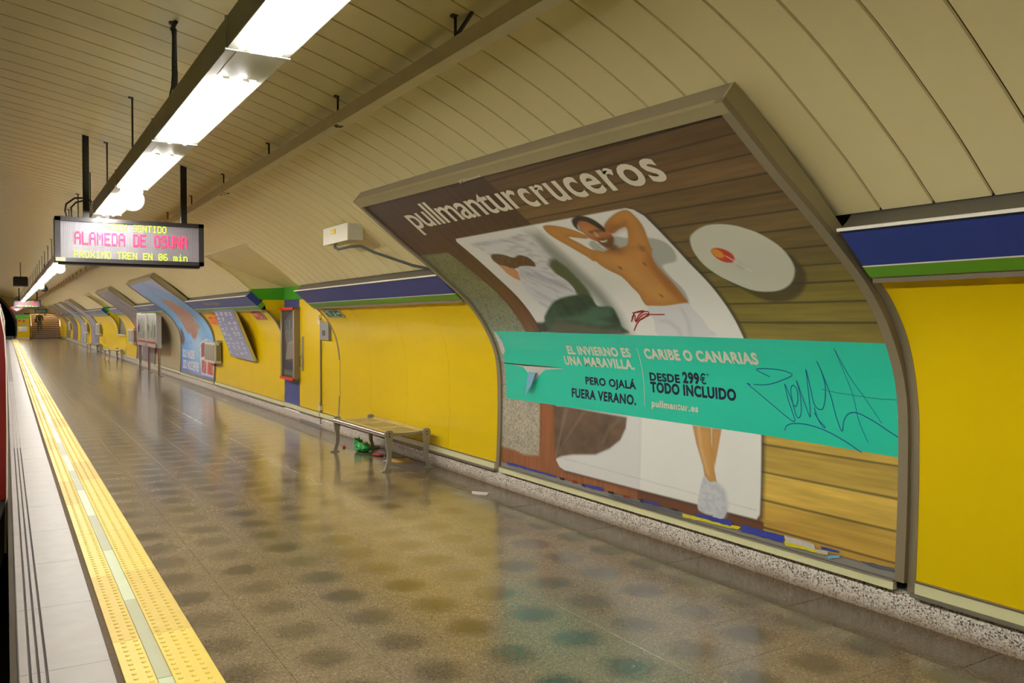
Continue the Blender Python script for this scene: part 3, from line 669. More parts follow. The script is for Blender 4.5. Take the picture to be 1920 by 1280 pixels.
SHAPES = """
man_shadow:416.7,219.3 405.9,216.2 387,213.7 378.2,208.7 377.2,200.2 383.5,192 397.6,189.2 399.7,179 397.7,165.9 401.3,155.8 404.6,156.8 408.7,186 401.4,204.9 416.5,206.6 421.5,210.3
man_shadow2:445.8,215.4 438.5,217.8 436.5,211 436.5,206.7 445.9,208.8
arm_l:471.8,238.2 459.6,236.5 448.4,231.2 441.3,224.8 441.5,220.4 450.3,222.2 458.6,224.1 453.8,217 448.9,210.5 439.6,205.9 456.5,198.8 460.5,204.2 466.5,213.4 473.3,224.1 475.5,232
arm_r:415,229.1 405.1,234.3 392.6,238.3 383.1,238.8 381.6,232.4 383.3,223.7 390,211.6 393.3,206 401,197.7 415,194.9 419.4,204.8 408.2,212.9 397.7,224.9 404.9,224.4 413.8,221.5 418.5,223.8
torso:438.5,206.9 445.9,208.8 454.4,205.3 455.3,195.3 450.7,188.2 445.1,182.2 444.2,171.1 443,164.8 444.3,157.8 441.7,153.9 425.5,153.6 403.3,155.8 401.9,160.4 402.3,170 402.7,181.3 402.4,190.6 398.8,199.5 393.3,206 412.8,209.3 421.5,208.2 429.4,209.1
torso_hi:441.4,197.4 420.9,195.5 419.1,180.4 414.5,167.6 412.5,159.8 428,157.4 434.9,162.5 435,174.9 436.8,188.2
torso_sh:400.3,201.7 400.1,197.6 403,185.5 403.1,169 402.6,156.7 409.5,156.9 412.5,167.5 412.2,180.9 410.2,194.5
armpit:400.7,209.9 398.7,206.6 400.4,202.7 404.1,203.1 404.2,206.2
elbow_sh:416.5,227.7 408,229.6 400.8,228.4 392.7,230.2 398.1,225 404.9,224.4 414.3,221 419.5,222.8
hair:438.5,238.7 430.9,241.2 424.8,240.5 419.5,237.2 416.8,231.5 417,226.2 420.4,224 423.1,229.8 427.2,235.3 433.6,235.8 439.9,231.3 440.2,226.9 442.1,229.4 442.4,233.3
face:434.6,235.9 428.2,236.5 421,233.7 418.3,229.1 418.5,223.8 415.7,221.2 417.7,217.3 425.4,210.8 429.6,210 433.5,211.8 435.5,216.3 440,220.8 440.2,226.9 438.9,231.7
beard:432.4,219.2 425.9,218.9 418.6,219.5 417.2,217.2 421.5,212.5 421.5,208.2 427.4,206.7 433.4,209.6 436,213.7
neck:433.5,211.8 421.5,212.5 418,206.2 425.2,202.3 432.3,204.1 437.5,206.8
eyes:434.6,226.6 426.1,227 419.9,226.6 419.4,225 426.7,224.4 433.7,224.3
nose_hi:429.7,225.4 428.2,225.2 429.3,221 431.3,220.7
teeth:432.6,216.9 428.6,216.3 424.9,216.9 427.9,215.4 432,215.3
nip1:439.1,192.3 436.7,191.8 437.2,188.8 439.5,189
nip2:413,193.7 411.1,193.5 410.9,190.9 413,190.3
navel:423.7,163.5 421.4,163.8 420.8,161.2 422.5,161.1
shorts:443.2,153.4 425.5,153.6 403.6,155.4 401,150.4 397.6,143.5 396,136.1 394.2,130.1 445.3,129.6 444.7,141.9
shorts_fold:412.4,151.5 410.4,151.4 410.5,140.1 413.9,130.1 417.1,130.1 413.6,140.1
shorts_fold2:438.5,142.8 428.2,141.8 422.3,135.9 423.4,130 426.6,129.9 427,135 432,139.2 439.7,141
leg1:426.9,67.8 409.1,67.9 408.7,57.6 406.8,48.7 405.3,39.9 402.8,32.1 410,31.9 414.4,35.1 416.4,41.9 423,55.8
leg2:408.4,67.9 399.7,68 402.4,55.9 405.4,42.3 408.2,51.6
leg_hi:422.2,67.4 419.6,67.7 417.7,54.6 411.2,39 410.2,36.1 412.8,37.5 419.3,51.3
shoe1:415.3,34.7 410,31.9 402.4,32.2 404,16 406.1,10.8 414.7,10.9 419.6,13.1 418.9,22.4
shoe2:407.4,31.1 401.6,32 396.5,29.3 393.8,23.8 392.9,16.9 395.4,11.1 400.1,8.4 404.8,9.2 406,15.6
pillow:580.7,233.3 564.1,233.6 529.4,232.6 504.2,234.8 497.8,231.6 498.9,220.6 500.8,208.5 517.7,194.4 531.2,198.9 549.1,202.8 573.7,216.1
pillow_sh:582.3,232.2 568.2,232.9 530.8,231.6 508.4,233.7 507.4,232.4 533.5,229.6 567.3,230.3 581.9,230.3
wshadow:495.3,233.5 484.5,232 481.8,205.5 479,172.9 477.6,148.6 478.5,130.5 490.2,130.3 494.4,163.3 499.9,198.5 501.7,213.1
wskin:575.9,208.9 569.3,203.4 559.9,201.4 558.8,196.4 568.1,186.2 572.9,189 576.9,195.4 576.4,202.8
whair:572.8,217.3 565.3,218.7 554.6,216.5 545.8,212 534.8,213.8 526.9,210.1 526,204.2 529.9,200 539.4,201.4 551.8,200.7 561.3,200.3 568.6,203.9 574.7,206.3 577,211.5
wshirt:554.6,199.7 544.5,201.8 531.2,198.9 515.3,190.8 509.3,181.2 511.2,170.2 526.6,165.4 549.1,160.8 565.2,154.8 572.5,159.2 574.8,173 568.9,185
wshirt_sh:549.4,195.7 533.9,192.2 521.5,182 512.4,170.2 526.5,175.4 543.1,184.6 552.2,191.2
knee:504.4,205.5 496.3,205.9 493,195.7 492.9,182.4 494.4,169.4 499.8,157.4 511.8,153.8 512.1,168.1 509.3,181.2 514.1,190.7 512.8,199.6
blanket:574.1,148.7 548,161.8 515.6,167.1 498.4,165.4 497.9,155.5 482.3,154.2 481.9,145.9 483.5,137.2 485.5,130.4 587.5,130.9 581.1,142.6
blanket_hi:564.6,144.6 528.6,146.3 506.9,153.7 485.4,153.3 488.9,146 504.7,144.3 494.1,138.9 510.1,137.1 532.5,141.6 559.2,142.6
blanket_dk:561.4,141.6 534.6,138.8 511.3,135.3 487.5,134.6 487.8,130.4 582.9,130.9 570.2,139.7
blanket2:596.2,67.2 577.5,67.9 551.4,67.5 497.4,66.5 498.6,58.2 504.9,48.5 518,40.2 535.8,33.2 566.8,29.1 582.4,25.7 591.9,22.1 594.6,38.8
blanket2_f:580.7,65.8 574.4,66.3 583.5,44.6 590.4,24.6 592.8,24.2 586.7,44.3
blanket2_g:554.4,66.3 549.9,65.8 567.8,48.2 582.9,32.9 588.8,25.7 575.4,43.7
blanket2_h:507.9,65.5 502.6,64.4 518.4,53.6 525,43.6 529.2,43.1 521.2,55.8
dark_gap:596.6,140.6 582.8,140.6 583,134.8 589.4,130.4 598,131.2
plate_sh:356.9,174 340.7,167.8 316.2,175.6 301,189.4 298,183.5 298.8,174.4 305.3,164.6 315.5,157.2 329.6,154.4 340.8,157.3 349.6,164.6
plate:357.3,208.3 349.7,213.5 338.4,217.1 328.4,217.1 318.9,214.6 312.2,210.4 307.1,205.8 301.9,196.5 301.2,187.3 303.3,178.9 308.7,171.6 314.9,166.5 323.1,163.1 332.6,162.2 342.2,163.6 350.5,168.3 359.2,176.4 363.6,186.3 362.7,198.1
cup:349.1,198.1 343.9,199.5 338.8,197.4 336.5,193.4 337.6,189.4 341.6,186.7 347.4,188 350.5,192.9
cup_y:349.1,198.1 344.7,198.4 342.6,195.9 343.4,192.2 347.1,191.1 349.9,193.6
straw:342.5,192.5 341.6,192.4 332.6,178.3 333.5,178
spill:338,187.9 334.7,185.3 334.3,182.3 338.4,180.3 341.1,182.1
"""
STROKES = """
g1:356.7,104.6 366.2,108.2 361.9,109.4 349.5,109.4 342.3,108.2 339.7,106.2 351,101.8 360.8,99.4 370.5,99
g2:373,98.6 375.8,99.3 367.8,94.2 356.4,87.3 345.1,80.8 339.9,79.2 342,85.3 344.6,92.2 345.9,100.9 343,94.2 339.7,87.8 337.3,91.6 337.4,98.2 340,100.4 341.9,97.2 341.1,90.1 339.1,83.2 336.6,81.6 335.1,85.9 335.2,94.7 336.9,103.6 334.1,94.8 330.4,85.7 328.7,83 329,92.3 329.1,101.1 328.6,110.7 327.6,101.2 325.6,90.2 320.5,87.8 318.1,93.1 316.9,101.3 317.9,108.9 319.6,115.8 316.6,104.8 313.8,95.8 311.1,85.2 307.2,76.9 305.9,82.9 302.5,87.1 296.8,87.9 287.6,84.7 278.6,80.3 271.3,76.9
g3:325.7,88.5 323.4,82.3 318.3,78 320.7,78.6 325.8,85.6
g4:347.4,72.8 345.9,75.9 340.7,77.8 330.5,78.1 318,76 304.6,71.3 294.4,66.6
g5:305.5,124 303,110.3 299.2,97.4 296.3,83.9 290.4,72.3
g6:305.5,124 300.6,109.2 292.9,97.9 284.5,86.7 282.1,83.7
r1:469.8,141 462.2,147.5 457.8,149.4 449.1,150.2 457.6,146.5 465,141
r2:466.6,144.7 461.7,146.6 465,141 454.1,146.5 446.6,147.4 457.8,142.8
r3:463.2,148.5 446,149.7 445.5,147.3 430.3,146.9
r4:445.8,146.9 460.8,141.9 471.5,133.7
"""
SCRAPS = """
blue1:547.7,6.7 523.2,7.6 521.9,4.9 546.8,4.5
blue2:475.5,6.9 458.5,7.3 456.9,5.8 474.4,5
gray:512.1,4.7 433.4,5.5 434.9,2.8 516.2,2.6
yel:433.4,4.9 379.7,6.7 382.5,4.5 432.9,2.6
blue3:420.9,7.9 387.2,9 388.5,5.4 420,5.8
blue4:379.8,8.3 345.4,8.8 345.8,4.6 365.3,4.4 379.5,4
white1:345.4,8.8 324.1,8.5 322.1,5 343.9,5
yel2:345.2,5.7 314.5,5.8 314.4,4.4 344.4,3.3
white2:322.8,5.8 314,6.9 313.8,5 320.9,4.3
blue5:319.3,8.4 306.6,8.6 306.5,7.7 318.1,6.9
gray2:293.2,6.6 272.5,7.6 272.9,5.7 286.7,5
cy:314.9,3.8 306.4,6.3 305.8,5 313.1,2.7
blue0:669.8,7.3 588.9,6.9 587.1,5.4 668.6,5
tear:674.4,99.9 658.3,100.2 641.7,99.1 621.8,99.3 601.1,99.5 576.7,99.2 601.6,97.4 608.6,96.3 616.3,92.1 625.9,85.3 635.7,93 642.1,97.6 660.5,99.3
flap:625.8,85.8 620.2,89 624.2,83 632.5,73.3 634.3,73.7
"""
SH = parse(SHAPES)
def paint_big(Y, S):
    n = len(Y)
    g = vnoise(Y + 500, S, 26, 1.6, 1, 3); g2 = vnoise(Y, S + 300, 60, 9, 5, 3); g3 = vnoise(Y, S, 4, 4, 9, 2)
    # deck planks, brown at the head, honey at the foot
    kk = np.array([0, 45, 70, 140, 160, 200, 240, 290.]); 
    R = np.interp(S, kk, [.60, .66, .60, .27, .24, .20, .17, .12]); Gc = np.interp(S, kk, [.34, .45, .40, .22, .19, .135, .10, .065]); B = np.interp(S, kk, [.05, .08, .07, .045, .035, .045, .038, .03])
    c = np.stack([R, Gc, B], 1) * (.62 + .5 * g + .3 * g2)[:, None]
    joints = [11.9, 28.5, 45.5, 62.6, 80, 97, 118, 140.3, 154, 167.5, 180.3, 193.7, 207.3, 220, 233, 246, 259, 272, 283]
    pid = np.searchsorted(joints, S); tone = np.random.default_rng(2).uniform(.8, 1.18, 40)[pid]; c *= tone[:, None]
    for j in joints: c = mixc(c, np.clip(1 - np.abs(S - j - .3 * np.sin(Y / 60)) / .85, 0, 1) ** .6 * .9, (.03, .022, .018))
    c = mixc(c, pmask(Y, S, np.array([[483, -5], [483, 16], [362, 15], [362, 0], [362, -5]]), .5), (.16, .06, .025))
    # indoor half: vertical boards on the left
    v = vnoise(Y, S, 1.7, 40, 20, 3)
    k2 = [0, 60, 130, 200, 290]; d = np.stack([np.interp(S, k2, [.34, .30, .20, .11, .05]), np.interp(S, k2, [.125, .100, .09, .05, .026]), np.interp(S, k2, [.045, .032, .028, .025, .018])], 1) * (.65 + .7 * v)[:, None]
    dj = np.abs(((Y / 23.) % 1) - .5) * 23 > 11.2
    d *= np.where(dj, .72, 1)[:, None]
    M = np.clip((Y - 482.5) / 1.2 + .5, 0, 1); c = c * (1 - M[:, None]) + d * M[:, None]
    # rug
    r1 = vnoise(Y, S, 1.1, 1.1, 30, 2); r2 = vnoise(Y, S, 12, 14, 33, 3)
    rc = np.stack([np.interp(S, k2, [.52, .50, .26, .20, .2]), np.interp(S, k2, [.46, .45, .30, .21, .2]), np.interp(S, k2, [.34, .34, .20, .10, .1])], 1) * (.35 + 1.1 * r1 + .25 * (r2 - .5))[:, None]
    M = pmask(Y, S, np.array([[690, 22], [655, 21], [640, 19], [617, 22], [620, 120], [623, 182], [630, 227.7], [690, 229.5]]), 1.6); c = c * (1 - M[:, None]) + rc * M[:, None]
    # the bed / sun lounger
    e = 1.2; bed = np.array([[598, 238], [594.5, 241], [490, 240.7], [383, 240.3], [378, 238], [374.5, 232], [374, 190], [370, 140], [366, 70], [365.5, 19], [368, 15.6], [480, 15], [578, 14.8], [585, 16.5], [590, 21], [592, 26], [595, 140], [597, 200]])
    sh = pmask(Y, S, bed + np.array([-3.0, -1.5]), 2.5); c = mixc(c, sh * .85, (.05, .03, .025))
    M = pmask(Y, S, bed, .7); wn = vnoise(Y, S, 30, 30, 41, 3)
    wc = np.stack([.86 + .05 * wn, .85 + .05 * wn, .78 + .05 * wn], 1); winter = (Y > 480)
    wc = np.where(winter[:, None], wc * np.array([.90, .90, .93]), wc); c = c * (1 - M[:, None]) + wc * M[:, None]
    c = mixc(c, pmask(Y, S, SH['wshadow'], 9) * .72, (.14, .17, .12))
    c = mixc(c, pmask(Y, S, SH['pillow'], 2.0) * .8, (.72, .71, .72)); c = mixc(c, pmask(Y, S, SH['pillow_sh'], 3) * .5, (.34, .36, .44))
    fold = vnoise(Y + S * .6, S - Y * .2, 9, 3, 55, 2); Mp = pmask(Y, S, SH['pillow'], 2)
    c *= (1 - .30 * Mp * np.clip((fold - .48) * 2.5, 0, 1))[:, None]
    c = mixc(c, pmask(Y, S, SH['knee'], 3), (.10, .12, .05))
    c = mixc(c, pmask(Y, S, SH['wskin'], .8), (.62, .30, .14)); c = mixc(c, pmask(Y, S, smooth_poly(SH['whair']), 1.) , (.13, .065, .03))
    Mh = pmask(Y, S, SH['whair'], 1.); c *= (1 + .9 * Mh * (vnoise(Y + S, S, 2, 5, 60, 2) - .45))[:, None]
    c = mixc(c, pmask(Y, S, smooth_poly(SH['wshirt']), .9), (.73, .73, .76)); c = mixc(c, pmask(Y, S, SH['wshirt_sh'], 2.5) * .45, (.36, .38, .46))
    Ms = pmask(Y, S, SH['wshirt'], 1); c *= (1 - .16 * Ms * (vnoise(Y - S, S + Y * .3, 4, 12, 70, 2) > .55))[:, None]
    bl = vnoise(Y, S, 9, 9, 75, 4)
    M = pmask(Y, S, smooth_poly(SH['blanket']), 1.6); c = c * (1 - M[:, None]) + (np.array([.036, .08, .045]) * (.4 + 1.2 * bl[:, None])) * M[:, None]
    c = mixc(c, pmask(Y, S, SH['blanket_hi'], 3.) * .7, (.085, .19, .115)); c = mixc(c, pmask(Y, S, SH['blanket_dk'], 3.) * .75, (.13, .12, .075)); c = mixc(c, pmask(Y, S, SH['dark_gap'], 2.), (.035, .04, .03))
    M = pmask(Y, S, SH['blanket2'], 1.3); c = c * (1 - M[:, None]) + (np.array([.135, .085, .05]) * (.55 + .9 * bl[:, None])) * M[:, None]
    c = mixc(c, pmask(Y, S, SH['blanket2_f'], 1.5) * .5, (.30, .22, .17)); c = mixc(c, pmask(Y, S, SH['blanket2_g'], 1.5) * .55, (.26, .17, .13)); c = mixc(c, pmask(Y, S, SH['blanket2_h'], 1.5) * .5, (.22, .17, .10))
    c = mixc(c, np.clip(1 - np.abs(Y - 482.5) / .5, 0, 1) * (S < 70) * (S > 15) * .25, (.4, .4, .38))
    sw = np.clip(1 - np.abs(S - (21 + (Y - 366) * .016)) / .5, 0, 1) * (Y > 368) * (Y < 585) * .35; c = mixc(c, sw, (.3, .3, .27))
    # the man on the lounger
    for k_ in ('man_shadow', 'man_shadow2'): c = mixc(c, pmask(Y, S, smooth_poly(SH[k_]), 1.2) * .85, (.42, .44, .38))
    sk = np.array([.60, .27, .065]); 
    for k_ in ('arm_l', 'arm_r', 'torso'):
        P = smooth_poly(SH[k_]); M = pmask(Y, S, P, .8); inner = pmask(Y, S, P, 9.)
        t = (.62 + .42 * inner + .22 * (vnoise(Y, S, 14, 14, 80, 2) - .5))[:, None]; c = c * (1 - M[:, None]) + sk * t * M[:, None]
    c = mixc(c, pmask(Y, S, SH['torso_hi'], 9) * .4, (.74, .42, .12)); c = mixc(c, pmask(Y, S, SH['torso_sh'], 4) * .6, (.36, .11, .02))
    c = mixc(c, pmask(Y, S, SH['elbow_sh'], 4) * .65, (.30, .09, .025)); c = mixc(c, pmask(Y, S, SH['armpit'], 2) * .55, (.16, .07, .02))
    c = mixc(c, pmask(Y, S, SH['neck'], 3) * .7, (.34, .12, .03))
    c = mixc(c, pmask(Y, S, smooth_poly(SH['face']), .8), (.46, .165, .055)); f_hi = np.exp(-(((Y - 434) / 9) ** 2 + ((S - 226) / 6) ** 2)); c = mixc(c, f_hi * pmask(Y, S, SH['face'], 2) * .5, (.7, .34, .14))
    c = mixc(c, pmask(Y, S, SH['beard'], 2.2) * .8, (.10, .045, .02)); c = mixc(c, pmask(Y, S, smooth_poly(SH['hair']), 1.), (.04, .03, .022))
    c = mixc(c, pmask(Y, S, SH['eyes'], 1.6) * .75, (.08, .03, .015)); c = mixc(c, pmask(Y, S, SH['nose_hi'], 1.2) * .6, (.85, .6, .4)); c = mixc(c, pmask(Y, S, SH['teeth'], .8), (.85, .82, .72))
    for k_ in ('nip1', 'nip2', 'navel'): c = mixc(c, pmask(Y, S, SH[k_], 1.) * .8, (.14, .04, .015))
    c = mixc(c, pmask(Y, S, smooth_poly(SH['shorts']), .8), (.76, .76, .76)); 
    for k_ in ('shorts_fold', 'shorts_fold2'): c = mixc(c, pmask(Y, S, SH[k_], 2.5) * .4, (.46, .47, .50))
    for k_ in ('leg1', 'leg2'):
        P = SH[k_]; M = pmask(Y, S, P, .7); c = c * (1 - M[:, None]) + (np.array([.60, .32, .09]) * (.65 + .4 * pmask(Y, S, P, 5.))[:, None]) * M[:, None]
    c = mixc(c, pmask(Y, S, SH['leg_hi'], 2) * .5, (.84, .60, .32))
    for k_ in ('shoe1', 'shoe2'):
        P = smooth_poly(SH[k_]); c = mixc(c, pmask(Y, S, P + np.array([-1.5, 0]), 2) * .3, (.45, .47, .45)); c = mixc(c, pmask(Y, S, P, .7), (.66, .68, .70))
    c *= (1 - .12 * np.maximum(pmask(Y, S, SH['shoe1'], 1), pmask(Y, S, SH['shoe2'], 1)) * (vnoise(Y, S, 3, 2, 90, 2) > .55))[:, None]
    # the round table with a drink
    c = mixc(c, pmask(Y, S, smooth_poly(SH['plate_sh']), 1.5) * .8, (.07, .045, .025)); P = smooth_poly(SH['plate']); c = mixc(c, pmask(Y, S, P, .6), (.72, .71, .58))
    c = mixc(c, pmask(Y, S, smooth_poly(SH['cup']), .6), (.68, .05, .02)); c = mixc(c, pmask(Y, S, smooth_poly(SH['cup_y']), .6), (.80, .34, .03))
    c = mixc(c, pmask(Y, S, SH['spill'], 1.5) * .35, (.5, .44, .25)); c = mixc(c, pmask(Y, S, SH['straw'], .5), (.9, .85, .75))
    return c
M_teal = mat('turquoise_paper', (34, 205, 172), .4, coat=.2, var=.02, bump=.12, bscale=2.5)
M_off = mat('off_white_ink', (222, 214, 190), .45, var=.02)
M_navy = mat('navy_ink', (18, 26, 58), .45)
M_pen = mat('blue_marker_ink', (8, 92, 142), .5)
M_redpen = mat('red_marker_ink', (170, 20, 24), .5)
M_torn = mat('torn_paper_white', (206, 198, 188), .8, var=.3, scale=60)

b1 = thing('advertising_billboard', 'large curved billboard with a man sunbathing beside a bed and a turquoise band', 'billboard', (3.95, 4.77, .16))
board_frame(b1, 2.66, 6.88, amt=.13)
print_sheet(2.708, 6.83, .0062, paint_big, b1, amt=.13)
def cm(a): return np.asarray(a, float) / 100
band = decal('turquoise_band', [cm([(675, 67.4), (365.7, 68.3), (271, 67), (271, 127.8), (400, 129.5), (675, 131.6)])], M_teal, b1, off=-.0165)
for nm, tx, yl, yr, s0, s1, mm, bo in (
        ('lettering', 'EL INVIERNO ES', 567, 485.8, 111.8, 119.3, M_off, .03), ('lettering', 'UNA MARAVILLA.', 575, 484.8, 102.6, 110.2, M_off, .03),
        ('lettering', 'PERO OJALÁ', 549, 485.6, 86.2, 95.8, M_navy, .03), ('lettering', 'FUERA VERANO.', 569, 486.2, 76.2, 84, M_navy, .03),
        ('lettering', 'CARIBE O CANARIAS', 470, 363.3, 111.5, 119.6, M_off, .035), ('lettering', 'DESDE', 469.3, 437.5, 95.5, 101.7, M_navy, .035), ('lettering', '299', 434.5, 418.3, 95.6, 103.9, M_navy, .035), ('lettering', '€', 417.8, 412, 96.2, 103.8, M_navy, .012), ('lettering', '*', 411.3, 408.6, 101, 103.8, M_navy, .02),
        ('lettering', 'TODO INCLUIDO', 469.4, 386.2, 87.2, 95.1, M_navy, .035), ('lettering', 'pullmantur.es', 468.8, 421, 75.4, 82, M_off, .025)):
    text_on(nm, tx, yl / 100, yr / 100, s0 / 100, s1 / 100, mm, band, bold=bo * 1.35, off=-.0155, spacing=1.10)
decal('dividing_line', [cm([(476.9, 119.5), (476.3, 119.5), (476.3, 76.5), (476.9, 76.5)])], M_off, band, off=-.0155)
text_on('title', 'pullmantur', 6.345, 4.665, 2.515, 2.830, M_off, b1, off=-.0160, bold=.012, tilt=-.02, spacing=.94)
text_on('title', 'cruceros', 4.655, 3.325, 2.555, 2.725, M_off, b1, off=-.0160, bold=.020, tilt=-.018, spacing=1.10)
ST = parse(STROKES)
ribbon('blue_scribble', [ST[k_] / 100 for k_ in ('g1', 'g2', 'g3', 'g4')], .0062, M_pen, b1, off=-.0148)
ribbon('blue_scribble', [ST[k_] / 100 for k_ in ('g5', 'g6')], .0035, M_pen, b1, off=-.0148)
ribbon('red_scribble', [ST[k_] / 100 for k_ in ('r1', 'r2', 'r3', 'r4')], .008, M_redpen, b1, off=-.0155)
ribbon('paper_crease', [cm([(320, 99.5), (310, 98.2), (300, 97.6), (285, 96.8), (272, 97)])], .003, mat('crease_shadow', (20, 110, 96), .6), b1, off=-.0149)
SC = parse(SCRAPS)
decal('torn_patch', [SC['tear'] / 100], M_torn, b1, off=-.0150)
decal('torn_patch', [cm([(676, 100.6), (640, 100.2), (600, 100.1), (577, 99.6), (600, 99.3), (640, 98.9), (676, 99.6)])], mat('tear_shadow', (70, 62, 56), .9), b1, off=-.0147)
decal('torn_patch', [cm([(676, 132), (672, 129), (668, 120), (669, 112), (673, 108), (677, 110)])], M_torn, b1, off=-.0150)
# flap hanging out of the tear
m = MB(); f0 = surf(cm([(632, 94), (620, 94), (628, 84), (633, 76)]), -.014); f1 = surf(cm([(632, 93), (619, 93), (624, 83), (634, 74)]), .03)
m.poly([f0[0], f0[1], (f0[1] + f1[1]) / 2, (f0[0] + f1[0]) / 2, f1[2], f1[3]], [(0, 1, 2, 3), (3, 2, 4, 5)]); m.build('paper_flap', mat('light_blue_paper', (120, 176, 200), .6), parent=b1)
# remains of older posters under the foot of the sheet
cols = dict(blue=(52, 66, 160), gray=(96, 100, 104), yel=(224, 208, 34), white=(206, 200, 196), cy=(120, 186, 210))
def ragged(P, amp=.35, seed=0):
    r = random.Random(seed); out = []
    for i in range(len(P)):
        a = P[i]; b = P[(i + 1) % len(P)]; n = max(1, int(np.hypot(*(b - a)) / 3.5))
        for k_ in range(n):
            q = a + (b - a) * k_ / n; out.append(q + np.array([r.uniform(-amp, amp), r.uniform(-amp, amp)]) * (.2 if k_ == 0 else 1))
    return np.array(out)
for i, (k_, P) in enumerate(SC.items()):
    if k_ in ('tear', 'flap'): continue
    key = ''.join(ch for ch in k_ if not ch.isdigit()); P = P.copy(); P[:, 1] = P[:, 1] + 1.6
    decal('old_poster_scrap', [ragged(P, .3, i) / 100], mat('old_paper_' + key, cols[key], .6, var=.15, scale=30), b1, off=-.0120 + .0006 * (i % 3), step=0)
for i in range(9):
    y = 5.85 - i * .17 + random.uniform(-.04, .04)
    decal('old_poster_scrap', [ragged(np.array([(y * 100, 8.2), (y * 100 - 7, 8.6), (y * 100 - 8, 6.6), (y * 100 - 1, 6.2)]), .8, 40 + i) / 100], mat('old_paper_red', (150, 40, 22), .6, var=.4, scale=60) if i % 2 else mat('old_paper_dark', (50, 24, 18), .7), b1, off=-.0130, step=0)
r = random.Random(5); P = []
for i in range(60):
    s = .35 + i * .037; 
    if r.random() < .35: continue
    y = 2.7145; w = r.uniform(.004, .016); P.append([(y, s), (y + w, s + r.uniform(.005, .015)), (y + w * .6, s + .03), (y, s + .036)])
stuff(decal('torn_edge', P, M_torn, b1, off=-.0140))
P = []
for i in range(26):
    s = .9 + i * .05; y = 2.7145; P.append([(y, s), (y + .008, s + .01), (y + .005, s + .022), (y, s + .03)])
stuff(decal('torn_edge', P, mat('torn_paper_dark', (60, 44, 36), .8), b1, off=-.0135))
def railmap(co, off): x, z = prof(np.asarray(co)[:, 1], off); return np.stack([x, np.asarray(co)[:, 0], z], 1)
text_on('frame_lettering', 'JCDecaux', 5.11, 4.80, 2.895, 2.925, M_off, b1, off=.0025, bold=.01, step=0)
m = MB(); m.tube([(2.80, 5.07, 2.665), (2.80, 5.04, 2.62), (2.77, 5.02, 2.575), (2.74, 5.05, 2.56)], .009, 6); m.tube([(2.80, 5.10, 2.66), (2.80, 5.05, 2.668)], .007, 6); m.tube([(2.74, 5.09, 2.552), (2.74, 5.0, 2.566)], .008, 6)
m.build('hook', M_black, parent=b1)

def blocks(seed, base, cols_, n=16, big=60):
    def f(Y, S):
        r = np.random.default_rng(seed); c = np.tile(np.array(lin(base)), (len(Y), 1)) * (.8 + .4 * vnoise(Y, S, 80, 60, seed, 3))[:, None]
        y0, y1 = Y.min(), Y.max()
        for i in range(n):
            cy = r.uniform(y0, y1); cs = r.uniform(20, 285); w = r.uniform(.15, 1) * big; h_ = r.uniform(.15, .8) * big
            k_ = r.integers(5, 9); a = np.sort(r.uniform(0, 2 * np.pi, k_)); P = np.stack([cy + w * np.cos(a), cs + h_ * np.sin(a)], 1); c = mixc(c, pmask(Y, S, P, 3.) * r.uniform(.5, .95), lin(cols_[r.integers(len(cols_))]))
        return c
    return f
P2 = parse("""body:2194.3,188.7 2108.6,184.6 2103.2,156.1 2067.7,134 2064.2,124.6 2114.6,118.1 2126.7,107.6 2177.9,93.8 2211.5,99 2223.7,107.8 2256,107.4 2268.9,130 2257.3,157.2
tail:2209.6,216.7 2104.7,215.3 2060.7,185.8 2042.9,155.7 2104.7,137.1 2179.8,137 2244.2,163.1
panelbox:2119.7,86.4 2034.2,97.7 1955,90 1955,12 2097.5,11.9 2118.6,51.4
dark:2339.9,119.4 2317.7,109.8 2315.3,88.2 2343.6,75.4 2371.1,87.2
pic1:2105,84 2040,93 2040,58 2105,52
pic2:2030,94 1965,90 1965,60 2030,58
pic3:2100,45 2040,50 2040,16 2095,16
pic4:2030,48 1965,50 1965,16 2030,16""")
